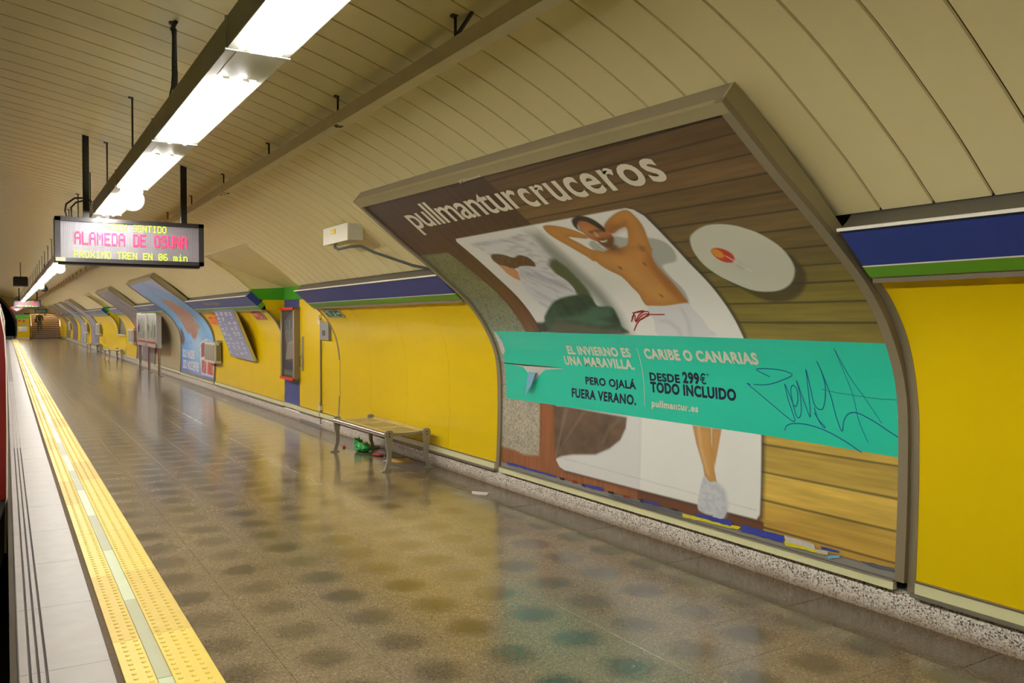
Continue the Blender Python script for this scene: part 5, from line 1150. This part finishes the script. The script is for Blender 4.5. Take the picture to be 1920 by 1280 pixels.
# ================================================================== FREESTANDING MAP BOARD
t = thing('map_board', 'freestanding silver map board on three posts in front of the steel wall', 'map board', (3.66, 27.2, 0))
x0 = 3.60; y0, y1, z0, z1 = 25.2, 29.3, .80, 1.83; th = .13
M_silver = mat('silver_frame', (200, 194, 190), .35, metal=.5)
m = MB(); m.box(x0 + .02, x0 + th, y0, y1, z0, z1); m.build('case', M_silver, parent=t)
ym = (y0 + y1) / 2
m = MB()
for a in ((y0, y1, z1 - .09, z1), (y0, y1, z0, z0 + .10), (y0, y0 + .14, z0, z1), (y1 - .14, y1, z0, z1), (ym - .09, ym + .09, z0, z1)): m.box(x0, x0 + .02, a[0], a[1], a[2], a[3])
m.build('frame', M_silver, parent=t)
rr_ = random.Random(4)
for a, b in ((y0 + .14, ym - .09), (ym + .09, y1 - .14)):
    m = MB(); m.box(x0 + .012, x0 + .018, a, b, z0 + .10, z1 - .09); m.build('map_sheet', mat('map_paper', (176, 186, 170), .3, coat=.6, var=.2, scale=6), parent=t)
    m = MB(); m.box(x0 + .010, x0 + .0115, a, b, z0 + .10, z0 + .16); m.build('red_strip', mat('map_red', (150, 30, 30), .4), parent=t)
    for nm_, cc in (('map_line', (96, 130, 90)), ('map_line', (176, 120, 96)), ('map_line', (70, 84, 120))):
        m = MB()
        for q in range(7):
            yy = rr_.uniform(a + .1, b - .15); z_ = rr_.uniform(z0 + .2, z1 - .5); m.box(x0 + .0095, x0 + .0115, yy, yy + rr_.uniform(.03, .12), z_, z_ + rr_.uniform(.1, .4))
        stuff(m.build(nm_, mat('map_ink_%d' % cc[0], cc, .5), parent=t))
for yy in (25.25, 27.2, 29.15):
    m = MB(); m.tube([(3.68, yy, .0), (3.68, yy, z0)], .035, 12); m.build('leg', M_steel, parent=t, smooth=True)
    m = MB(); m.tube([(3.68, yy, .0), (3.68, yy, .012)], .09, 14); m.build('foot_plate', M_castalu, parent=t)

# ================================================================== BENCHES
def bench():
    t = thing('bench', 'brushed steel bench with perforated seat and cast legs before the near yellow wall', 'bench', (3.64, 9.0, 0), 'steel benches along the wall')
    ya, yb = 8.20, 9.80
    # seat section: concave sheet with rolled front and back edges
    def zs(x): u = (x - 3.64) / .26; return .412 - .020 * (1 - u * u)
    xs = np.linspace(3.40, 3.88, 13)
    m = MB()
    n = 14
    for side, xc in ((-1, 3.405), (1, 3.875)):
        m.tube([(xc, ya - .0, .378), (xc, yb, .378)], .033, 16)
    m.build('edge_roll', M_steel, parent=t, smooth=True)
    secs = [(ya + .03 + i * .517, ya + .03 + i * .517 + .506) for i in range(3)]
    for a, b in secs:
        m = MB()
        # solid margins and cross bars
        for (y0, y1, xa, xb) in ((a, a + .05, 3.42, 3.86), (b - .05, b, 3.42, 3.86), (a, b, 3.42, 3.485), (a, b, 3.795, 3.86)):
            q = np.linspace(xa, xb, 7); P = [(x, zs(x)) for x in q] + [(x, zs(x) - .005) for x in q[::-1]]; m.prism(P, y0, y1)
        m.build('seat_panel', M_steel, parent=t, smooth=True)
        m = MB(); y = a + .056
        for k in range(24):
            yy = a + .05 + (b - a - .1) * (k + .5) / 24; q = np.linspace(3.485, 3.795, 6); P = [(x, zs(x)) for x in q] + [(x, zs(x) - .004) for x in q[::-1]]; m.prism(P, yy - .0055, yy + .0055)
        for x in np.linspace(3.52, 3.76, 4): m.box(x - .004, x + .004, a + .05, b - .05, zs(x) - .005, zs(x) - .001)
        stuff(m.build('seat_grille', M_steel, parent=t))
    for yy in (ya + .02, yb - .02):
        q = np.linspace(3.41, 3.87, 11); P = [(x, zs(x) - .004) for x in q] + [(x, zs(x) - .03) for x in q[::-1]]; m = MB(); m.prism(P, yy - .012, yy + .012); m.build('end_rib', M_castalu, parent=t, smooth=True)
        for sx, dx, xc in ((-1, -.0, 3.425), (1, .0, 3.855)):
            # cast leg: rounded head with two bolts, waisted shank curving outwards to a foot
            m = MB(); s = 1 if sx > 0 else -1; o_ = -.02 if yy < 9 else .02; yc = yy + (-.022 if yy < 9 else .022)
            path = [(0, .43, .020), (0, .415, .040), (0, .385, .047), (0, .34, .040), (s * .004, .27, .028), (s * -.004, .20, .023), (s * -.002, .12, .022), (s * .018, .05, .021), (s * .034, .012, .022), (s * .036, .0, .022)]
            P = []; F = []
            for (dx_, z, hw) in path:
                for (a_, b_) in ((-1, -1), (1, -1), (1, 1), (-1, 1)): P.append((xc + dx_ + a_ * hw, yc + b_ * .016, z))
            for i in range(len(path) - 1):
                for k in range(4): F.append((i * 4 + k, i * 4 + (k + 1) % 4, i * 4 + 4 + (k + 1) % 4, i * 4 + 4 + k))
            F += [(0, 1, 2, 3), tuple(4 * (len(path) - 1) + k for k in range(4))]
            m.poly(P, F); lg = m.build('leg', M_castalu, parent=t, smooth=True)
            m = MB(); fx = xc + s * .036; m.bev(fx - .05, fx + .05, yc - .03, yc + .03, 0, .014, .003); m.build('foot', M_castalu, parent=lg)
            m = MB(); 
            for z in (.395, .365): m.tube([(xc, yc - .02 if yy < 9 else yc + .02, z), (xc, yc - .016 if yy < 9 else yc + .016, z)], .008, 8)
            m.build('bolt', M_black, parent=lg)
    return t
bn = bench(); cmap = children_map()
o = dup(bn, (3.66, 36.8, 0), chmap=cmap, label='steel bench farther away, below the second recess and its ledge')
o = dup(bn, (3.68, 45.6, 0), chmap=cmap, label='farthest small steel bench beside the pale grey billboard')

# ================================================================== LITTER
def crumple(name, c, sx, sy, sz, m, seed, lab, cat, group=None, sub=3):
    bm = bmesh.new(); bmesh.ops.create_icosphere(bm, subdivisions=sub, radius=1); r = np.random.default_rng(seed); K = r.normal(size=(7, 3)) * 2.6; ph = r.uniform(0, 6, 7)
    for v in bm.verts:
        p = np.array(v.co); d = 1 + .30 * sum(abs(math.sin(K[i] @ p + ph[i])) for i in range(7)) / 2 - .5; v.co = (p[0] * sx * d, p[1] * sy * d, max(0, (p[2] + .8) * sz * d))
    me = bpy.data.meshes.new(name); bm.to_mesh(me); bm.free(); me.materials.append(m); o = bpy.data.objects.new(name, me); COL.objects.link(o); o.location = c; return tag(o, lab, cat, group)
M_bag = mat('green_plastic', (52, 176, 84), .25, coat=.5, var=.15, scale=30)
bag = thing('plastic_bag', 'crumpled green plastic bag on the floor under the bench', 'bag', (3.70, 9.66, 0))
for nm_, c, a, s_ in (('bag_body', (3.70, 9.66, 0), (.085, .10, .05), 3), ('bag_top', (3.66, 9.715, .03), (.045, .05, .062), 5)):
    o = crumple(nm_, c, *a, M_bag, s_, '', 'bag'); del o['label']; del o['category']; o.parent = bag; o.location = Vector(c) - Vector((3.70, 9.66, 0)); 
def sheet_paper(name, pts, m, lab, cat, lift=.004):
    b = MB(); n = len(pts); b.poly([(x, y, lift + (.006 if i % 2 else 0)) for i, (x, y) in enumerate(pts)] + [(x, y, .001) for x, y in pts], [tuple(range(n)), tuple(range(n, 2 * n))[::-1]] + [(i, (i + 1) % n, n + (i + 1) % n, n + i) for i in range(n)])
    return tag(b.build(name, m), lab, cat)
sheet_paper('cardboard_sheet', [(3.66, 8.86), (3.74, 8.98), (3.93, 8.85), (3.89, 8.62), (3.72, 8.66)], mat('cardboard', (206, 168, 98), .8), 'flat piece of tan cardboard lying beside the front bench leg', 'cardboard', .006)
t = thing('newspaper', 'crumpled red and grey leaflet under the bench', 'paper', (3.83, 9.2, 0))
m = MB(); m.box(3.80, 3.93, 8.95, 9.22, 0, .012); m.build('grey_page', mat('newsprint', (150, 146, 140), .8, var=.3, scale=60), parent=t)
o = crumple('red_page', (3.74, 9.26, 0), .05, .07, .012, mat('red_leaflet', (190, 70, 70), .6, var=.5, scale=50), 9, '', 'paper'); del o['label']; del o['category']; o.parent = t; o.location = (-.09, .06, 0)
sheet_paper('paper_scrap', [(3.62, 6.73), (3.66, 6.80), (3.70, 6.76), (3.76, 6.66), (3.70, 6.60), (3.64, 6.66)], mat('white_paper', (222, 214, 206), .7), 'white scrap of paper on the floor near the billboard edge', 'paper')
crumple('bottle_cap', (3.60, 10.05, 0), .02, .02, .012, mat('red_plastic', (200, 24, 20), .4), 2, 'small red bottle cap on the floor left of the green bag', 'cap', sub=2)
crumple('tissue', (3.93, 9.85, 0), .05, .05, .022, mat('grey_tissue', (178, 168, 158), .8), 6, 'crumpled pale tissue behind the bench by the plinth', 'tissue', sub=2)
crumple('paper_scrap', (3.62, 8.78, 0), .02, .02, .008, mat('white_paper', (222, 214, 206), .7), 14, 'tiny white pellet on the floor by the front bench leg', 'paper', sub=1)

# ================================================================== END OF THE STATION
ge = G(Y_END)
YE = Y_END
def ez(z): return z        # the whole end follows the climb through its own rotation
ew = MB(); cx, cz, R = -2.9, .55, 3.62
arc = [(cx + R * math.cos(a), cz + R * math.sin(a)) for a in np.linspace(-.16, math.pi + .16, 40)]
arc = [(x, max(z, -1.25)) for x, z in arc]
outer = [(min(max(cx + (x - cx) * 3, -10.0), 1.72), min(cz + (z - cz) * 3, 4.2) if z > cz else -1.25) for x, z in arc]
outer = [(1.72, -1.25)] + [(1.72, .4)] * 0 + outer[1:-1] + [(-10., -1.25)]
n = len(arc)
ew.poly([(x, YE, z) for x, z in arc] + [(x, YE, z) for x, z in outer], [(i, i + 1, n + i + 1, n + i) for i in range(n - 1)])
ew.poly([(1.72, YE, 2.12), (4.2, YE, 2.12), (4.2, YE, 4.2), (1.72, YE, 4.2)], [(0, 1, 2, 3)])
wf = struct(ew.build('wall_front', mat('cream_end_wall', (226, 214, 170), .5), loc=(0, YE, 0)))
m = MB(); 
A = [(x, YE, z) for x, z in arc]; B = [(x, YE + 14, z) for x, z in arc]; m.poly(A + B, [(i, i + 1, n + i + 1, n + i) for i in range(n - 1)]); m.poly(B, [tuple(range(n))]); m.build('tunnel_lining', M_blackp, parent=wf)
m = MB(); P = [(cx + (R + .16) * math.cos(a), cz + (R + .16) * math.sin(a)) for a in np.linspace(-.1, math.pi + .1, 40)]; A = [(cx + R * math.cos(a), cz + R * math.sin(a)) for a in np.linspace(-.1, math.pi + .1, 40)]
m.poly([(x, YE - .03, z) for x, z in A] + [(x, YE - .03, z) for x, z in P], [(i, i + 1, 41 + i, 40 + i) for i in range(39)]); m.build('arch_edging', mat('arch_stone', (120, 96, 84), .6), parent=wf)
# yellow box wall by the tunnel
t = thing('emergency_cabinet', 'yellow wall cabinet with green top and steel hatch beside the tunnel mouth', 'cabinet', (1.25, YE - .6, 0))
m = MB(); m.box(.80, 1.66, YE - .9, YE - .01, .08, 1.62); m.build('body', M_yel2, parent=t)
m = MB(); m.box(.70, 1.70, YE - .93, YE - .01, 1.62, 1.92); m.build('green_top', mat('vivid_green', (100, 214, 40), .4), parent=t)
m = MB(); m.box(.80, 1.66, YE - .91, YE - .01, .0, .08); m.build('white_foot', M_white, parent=t)
m = MB(); m.box(.88, 1.48, YE - .92, YE - .90, .62, 1.0); m.build('steel_hatch', M_steel, parent=t)
m = MB(); m.box(.86, 1.06, YE - .915, YE - .90, 1.40, 1.52); m.build('red_label', M_red, parent=t); m = MB(); m.box(1.20, 1.34, YE - .915, YE - .90, 1.36, 1.52); m.build('red_label', M_red, parent=t)
m = MB(); m.box(1.16, 1.5, YE - .914, YE - .90, 1.1, 1.22); m.build('grey_label', M_lgrey, parent=t)
# metro emblem
t = thing('metro_emblem', 'red and white diamond metro emblem hanging beside the far display', 'sign', (.85, 74.0, 2.0))
def rhomb(name, hw, hh, y, m_): 
    b = MB(); c_ = (.75, 2.44); P = [(c_[0] - hw, c_[1]), (c_[0], c_[1] - hh), (c_[0] + hw, c_[1]), (c_[0], c_[1] + hh)]; b.prism(P, y, y + .02); b.build(name, m_, parent=t)
rhomb('red_diamond', .46, .31, 73.98, mat('metro_red', (196, 16, 20), .4)); rhomb('white_diamond', .34, .22, 73.96, M_swhite)
m = MB(); m.box(.48, 1.02, 73.94, 73.96, 2.37, 2.51); m.build('blue_bar', mat('metro_blue', (70, 80, 110), .4), parent=t)
m = MB(); m.box(.74, .76, 73.99, 74.01, 2.72, 3.30); m.build('hanger_post', M_black, parent=t)
# stairs
t = thing('staircase', 'wide flight of stairs at the far end of the platform', 'stairs', (2.75, YE + 1, 0))
M_step = mat('step_stone', (168, 150, 126), .5); M_riser = mat('step_riser', (84, 66, 56), .6)
for i in range(13):
    z = .155 * (i + 1); y = YE - .2 + .31 * i
    m = MB(); m.box(1.72, 3.95, y + .01, y + .35, z - .15, z - .05); m.cm = 0; s_ = m.build('step', M_riser, parent=t)
    m = MB(); m.box(1.72, 3.95, y - .01, y + .35, z - .05, z); m.build('tread', M_step, parent=s_)
m = MB(); m.box(1.72, 4.6, YE + 3.8, YE + 9, 1.9, 2.0); m.build('landing', M_step, parent=t)
sw = struct(thing('wall_stairs', None, None, (0, YE, 0)))
m = MB(); m.box(1.62, 1.72, YE, YE + 9, -.2, 4.0); m.build('side_wall', M_yel2, parent=sw)
m = MB(); m.box(3.96, 4.1, YE, YE + 9, -.2, 4.0); m.build('side_wall', M_yel2, parent=sw)
m = MB(); m.box(1.62, 4.1, YE + 8.9, YE + 9, 1.9, 4.4); m.build('back_wall', mat('stair_wall', (190, 176, 140), .6), parent=sw)
m = MB(); m.box(1.62, 4.1, YE + .1, YE + 9, 3.9, 4.0); m.build('soffit', M_ceil, parent=sw)
m = MB(); m.box(2.0, 3.8, YE + 2, YE + 2.3, 3.80, 3.86); m.build('lamp', mat('stair_lamp', (255, 250, 235), .5, emit=(1, .95, .85), estr=60), parent=sw)
t = thing('exit_board', 'small green sign board with white lettering above the stairs', 'sign', (2.6, YE - .2, 2.1))
m = MB(); m.box(2.05, 2.95, YE - .25, YE - .2, 2.13, 2.42); m.build('board', mat('sign_dark_green', (38, 110, 60), .4), parent=t)
me_ = text_on('lettering', 'Salida', 0, 1, 0, 1, M_swhite, t, off=0, step=0, mapf=lambda co, off: np.stack([2.15 + np.asarray(co)[:, 0] * .7, np.full(len(co), YE - .256), 2.19 + np.asarray(co)[:, 1] * .17], 1))
m = MB(); m.box(1.3, 1.85, YE - .1, YE - .03, 2.0, 2.08); tag(m.build('red_beam', mat('dull_red', (130, 40, 34), .5)), 'short dull red bar beside the stairs opening', 'bar')
for x_, w_ in ((1.8, 'left'), (3.88, 'right')):
    m = MB(); m.tube([(x_, YE - .25, .1), (x_, YE - .25, 1.0), (x_, YE + 3.5, 2.85)], .025, 8)
    tag(m.build('handrail', M_steel, smooth=True), 'steel handrail rising along the %s side of the stairs' % w_, 'handrail')

# ================================================================== PEOPLE ON THE STAIRS
def skin_chain(name, verts, edges, radii, m, parent, sub=1, root=0):
    me = bpy.data.meshes.new(name); me.from_pydata(verts, edges, []); o = bpy.data.objects.new(name, me); COL.objects.link(o)
    md = o.modifiers.new('s', 'SKIN'); md.use_smooth_shade = True
    sv = me.skin_vertices[0].data if me.skin_vertices else None
    if sv is None:
        bpy.context.view_layer.objects.active = o
    for i, r in enumerate(radii): me.skin_vertices[0].data[i].radius = (r, r) if not isinstance(r, tuple) else r
    me.skin_vertices[0].data[root].use_root = True
    if sub: o.modifiers.new('u', 'SUBSURF').levels = sub; o.modifiers['u'].render_levels = sub
    dg = bpy.context.evaluated_depsgraph_get(); me2 = bpy.data.meshes.new_from_object(o.evaluated_get(dg)); bpy.data.objects.remove(o)
    me2.name = name; me2.materials.clear(); me2.materials.append(m); o = bpy.data.objects.new(name, me2); COL.objects.link(o); o.parent = parent; return o
def make_skin(verts, edges): pass
def person(loc, rz, lab, top, trousers, hair, step=.22, scale=1., bag=None):
    t = thing('person', lab, 'person', loc); M_sk = mat('skin_%d' % int(loc[1] * 10), (176, 126, 96), .5)
    # stride: one foot a stair higher; x right, y facing direction, z up
    k = .155
    V = [(0, 0, .95), (0, 0, 1.12), (0, .01, 1.30), (0, .0, 1.44), (0, .01, 1.53), (0, .02, 1.60), (0, .02, 1.72),
         (.09, 0, .90), (.10, .06, .49), (.10, .0, .09), (.10, .11, .04),
         (-.09, 0, .90), (-.10, .20, .60 + k * .3), (-.10, .14, .09 + k), (-.10, .27, .04 + k),
         (.18, .0, 1.41), (.24, -.03, 1.14), (.25, .08, .90), (-.18, .0, 1.41), (-.24, .0, 1.14), (-.22, .16, .97), (.25, .10, .83), (-.21, .22, .93)]
    E = [(0, 1), (1, 2), (2, 3), (3, 4), (4, 5), (5, 6), (0, 7), (7, 8), (8, 9), (9, 10), (0, 11), (11, 12), (12, 13), (13, 14), (3, 15), (15, 16), (16, 17), (3, 18), (18, 19), (19, 20), (17, 21), (20, 22)]
    Rr = [.125, .115, .13, .085, .052, .075, .07, .085, .055, .036, .033, .085, .055, .036, .033, .052, .040, .026, .052, .040, .026, .032, .032]
    body = skin_chain('body', V, E, Rr, M_sk, t)
    V2 = [V[i] for i in (0, 1, 2, 3, 15, 16, 17, 18, 19, 20)]; E2 = [(0, 1), (1, 2), (2, 3), (3, 4), (4, 5), (5, 6), (3, 7), (7, 8), (8, 9)]
    skin_chain('jacket', V2, E2, [.15, .145, .155, .10, .07, .055, .042, .07, .055, .042], mat(*top), t)
    V3 = [V[i] for i in (0, 7, 8, 9, 11, 12, 13)]; skin_chain('trousers', V3, [(0, 1), (1, 2), (2, 3), (0, 4), (4, 5), (5, 6)], [.14, .10, .072, .055, .10, .072, .055], mat(*trousers), t)
    for f in (10, 14):
        p = V[f]; m = MB(); m.bev(p[0] - .045, p[0] + .045, p[1] - .17, p[1] + .10, p[2] - .04, p[2] + .05, .02); o = m.build('shoe', M_black, loc=(0, 0, 0)); o.parent = t
    m = MB(); m.tube([(0, .0, 1.80), (0, -.01, 1.77), (0, -.035, 1.70), (0, -.05, 1.62), (0, -.05, 1.57)], [.03, .085, .098, .085, .03], 12); o = m.build('hair', mat(*hair), loc=(0, 0, 0), smooth=True); o.parent = t
    m = MB()
    for x in (-.03, .03): m.tube([(x, .098, 1.66), (x, .108, 1.66)], .011, 6)
    o = m.build('eye', M_black, loc=(0, 0, 0)); o.parent = t
    m = MB(); m.tube([(0, .095, 1.655), (0, .118, 1.63), (0, .10, 1.62)], [.008, .014, .008], 6); m.tube([(-.022, .093, 1.59), (.022, .093, 1.59)], .006, 6); o = m.build('nose_and_mouth', M_sk, loc=(0, 0, 0)); o.parent = t
    for (hx, hy, hz), sx in ((V[21], 1), (V[22], -1)):
        for q in range(4):
            m = MB(); b_ = (hx - sx * .0, hy - .024 + q * .016, hz - .02); L_ = (.062, .075, .078, .066)[q]; m.tube([b_, (b_[0] - sx * .006, b_[1], b_[2] - L_ * .5), (b_[0] - sx * .022, b_[1] + .004, b_[2] - L_)], [.009, .008, .006], 6); o = m.build('finger', M_sk, loc=(0, 0, 0), smooth=True); o.parent = t
        m = MB(); m.tube([(hx - sx * .01, hy + .025, hz + .02), (hx - sx * .025, hy + .045, hz - .01), (hx - sx * .03, hy + .048, hz - .035)], [.010, .009, .006], 6); o = m.build('thumb', M_sk, loc=(0, 0, 0), smooth=True); o.parent = t
    if bag:
        m = MB(); m.bev(.20, .34, -.16, .18, .86, 1.18, .03); o = m.build('shoulder_bag', mat(*bag), loc=(0, 0, 0)); o.parent = t
    t.rotation_euler.z = rz; t.scale = (scale,) * 3; return t
def skin_setup(me): pass
person((2.42, YE + .62, .155 * 3 + .0), math.pi, 'person in dark jacket and jeans walking on the lower stairs with a bag', ('brown_jacket', (52, 44, 38), .8), ('blue_jeans', (72, 82, 92), .8), ('dark_hair', (24, 18, 14), .8), bag=('black_bag', (18, 18, 20), .6))
person((2.80, YE + 3.4, .155 * 12), 0, 'person in a bright red top climbing near the head of the stairs', ('red_top', (196, 16, 24), .7), ('dark_trousers', (26, 24, 28), .8), ('dark_hair', (24, 18, 14), .8))
person((3.45, YE + 3.7, .155 * 13), 0, 'person in blue grey clothes at the right of the stair head', ('blue_grey_coat', (86, 100, 116), .8), ('grey_trousers', (60, 62, 66), .8), ('dark_hair', (24, 18, 14), .8))

# ================================================================== TRAIN
t = thing('metro_train', 'metro train with red lower body standing at the left edge of the platform', 'train', (-1.4, 9, -.9))
BP = [(-2.75, -.85), (-.12, -.85), (-.035, -.55), (-.012, -.02), (-.004, .6), (-.004, 1.2), (-.012, 1.44), (-.05, 1.69), (-.14, 2.1), (-.26, 2.45), (-.52, 2.75), (-1.4, 2.95), (-2.3, 2.75), (-2.6, 2.2), (-2.78, 1.4), (-2.78, 0)]
def carpro(z): 
    q = BP[1:11]; return float(np.interp(z, [a[1] for a in q], [a[0] for a in q]))
m = MB(); n = len(BP); pts = []
SEG = [8.75, 20, 35, 50, 64]
for yy in SEG: pts += [(x, yy, z + G(yy)) for x, z in BP]
F = [(i * n + k, i * n + (k + 1) % n, (i + 1) * n + (k + 1) % n, (i + 1) * n + k) for i in range(len(SEG) - 1) for k in range(n)] + [tuple(range(n)), tuple(range((len(SEG) - 1) * n, len(SEG) * n))]
m.poly(pts, F); m.build('body', mat('train_body', (92, 88, 80), .4, coat=.3), parent=t, smooth=True, ang=20)
def side(name, y0, y1, zs_, m_, o_=.003):
    b = MB(); A = []; 
    for yy in (y0, y1): A += [(carpro(z) + o_, yy, z + G(yy)) for z in zs_] + [(carpro(z) - .03, yy, z + G(yy)) for z in zs_]
    q = len(zs_); b.poly(A, [(i, i + 1, 2 * q + i + 1, 2 * q + i) for i in range(q - 1)] + [(i, i + 1, q + i + 1, q + i) for i in range(q - 1)] + [(2 * q + i, 2 * q + i + 1, 3 * q + i + 1, 3 * q + i) for i in range(q - 1)]); b.build(name, m_, parent=t)
M_tred = mat('train_red', (120, 18, 14), .35, coat=.5); M_tgl = mat('train_window', (20, 26, 24), .1, coat=.8)
for i in range(3):
    c0 = 8.8 + 18.3 * i; 
    side('red_panel', c0, c0 + 18.0, (.05, .35, .7, .95), M_tred, .004)
    side('red_band', c0, c0 + 18.0, (1.85, 2.0, 2.2), M_tred, .004)
    for k in range(4):
        d = c0 + 1.3 + k * 4.3
        side('door', d, d + 1.3, (.02, .5, 1.0, 1.5, 1.84), mat('train_door_red', (130, 24, 16), .35, coat=.5), .005)
        side('door_window', d + .12, d + .6, (1.0, 1.3, 1.6), M_tgl, .006); side('door_window', d + .7, d + 1.18, (1.0, 1.3, 1.6), M_tgl, .006)
        side('window', d + 1.7, d + 3.9, (1.0, 1.3, 1.6), M_tgl, .005)
        side('grab_strip', d - .05, d, (.02, .5, 1.0, 1.5, 1.84), M_white, .008)
m = MB(); m.tube([(-.02, 8.74, -.5), (-.008, 8.74, 0), (-.002, 8.74, .6), (-.002, 8.74, 1.2), (-.012, 8.74, 1.44), (-.05, 8.74, 1.69)], .012, 6); m.build('corner_strip', M_white, parent=t)
m = MB(); m.prism([(-.7, .0), (-.012, -.02), (-.003, .6), (-.003, 1.2), (-.011, 1.44), (-.049, 1.69), (-.7, 1.69)], 8.72, 8.745); m.build('front_panel', M_tred, parent=t)
LONG.add(t.name)

# ================================================================== the climb of the far platform
M_CL = Matrix.Translation((0, 12, 0)) @ Matrix.Rotation(math.atan(SL), 4, 'X') @ Matrix.Translation((0, -12, 0))
chm = children_map(); BBY = {}
def ymin(o):
    y = 1e9
    if o.type == 'MESH':
        k_ = o.data.name
        if k_ not in BBY:
            a = np.empty(len(o.data.vertices) * 3); o.data.vertices.foreach_get('co', a); BBY[k_] = a[1::3].min() if len(a) else 1e9
        y = BBY[k_]
    for c in chm.get(o.name, []): y = min(y, ymin(c))
    return y + o.location.y
perc = {p.name for p in PER}
for o in list(scene.objects):
    if o.type == 'CAMERA' or o.name in LONG: continue
    if (o.parent is None and o.name not in perc) or (o.parent is not None and o.parent.name in perc):
        if o.parent is None and o.location.y == 0 and o.type == 'EMPTY': continue
        if ymin(o) > 11.25:
            b = Matrix.LocRotScale(o.location, o.rotation_euler, o.scale); n_ = M_CL @ b; lo, ro, sc_ = n_.decompose(); o.location = lo; o.rotation_euler = ro.to_euler()
for c in chm.get('metro_emblem', []): pass
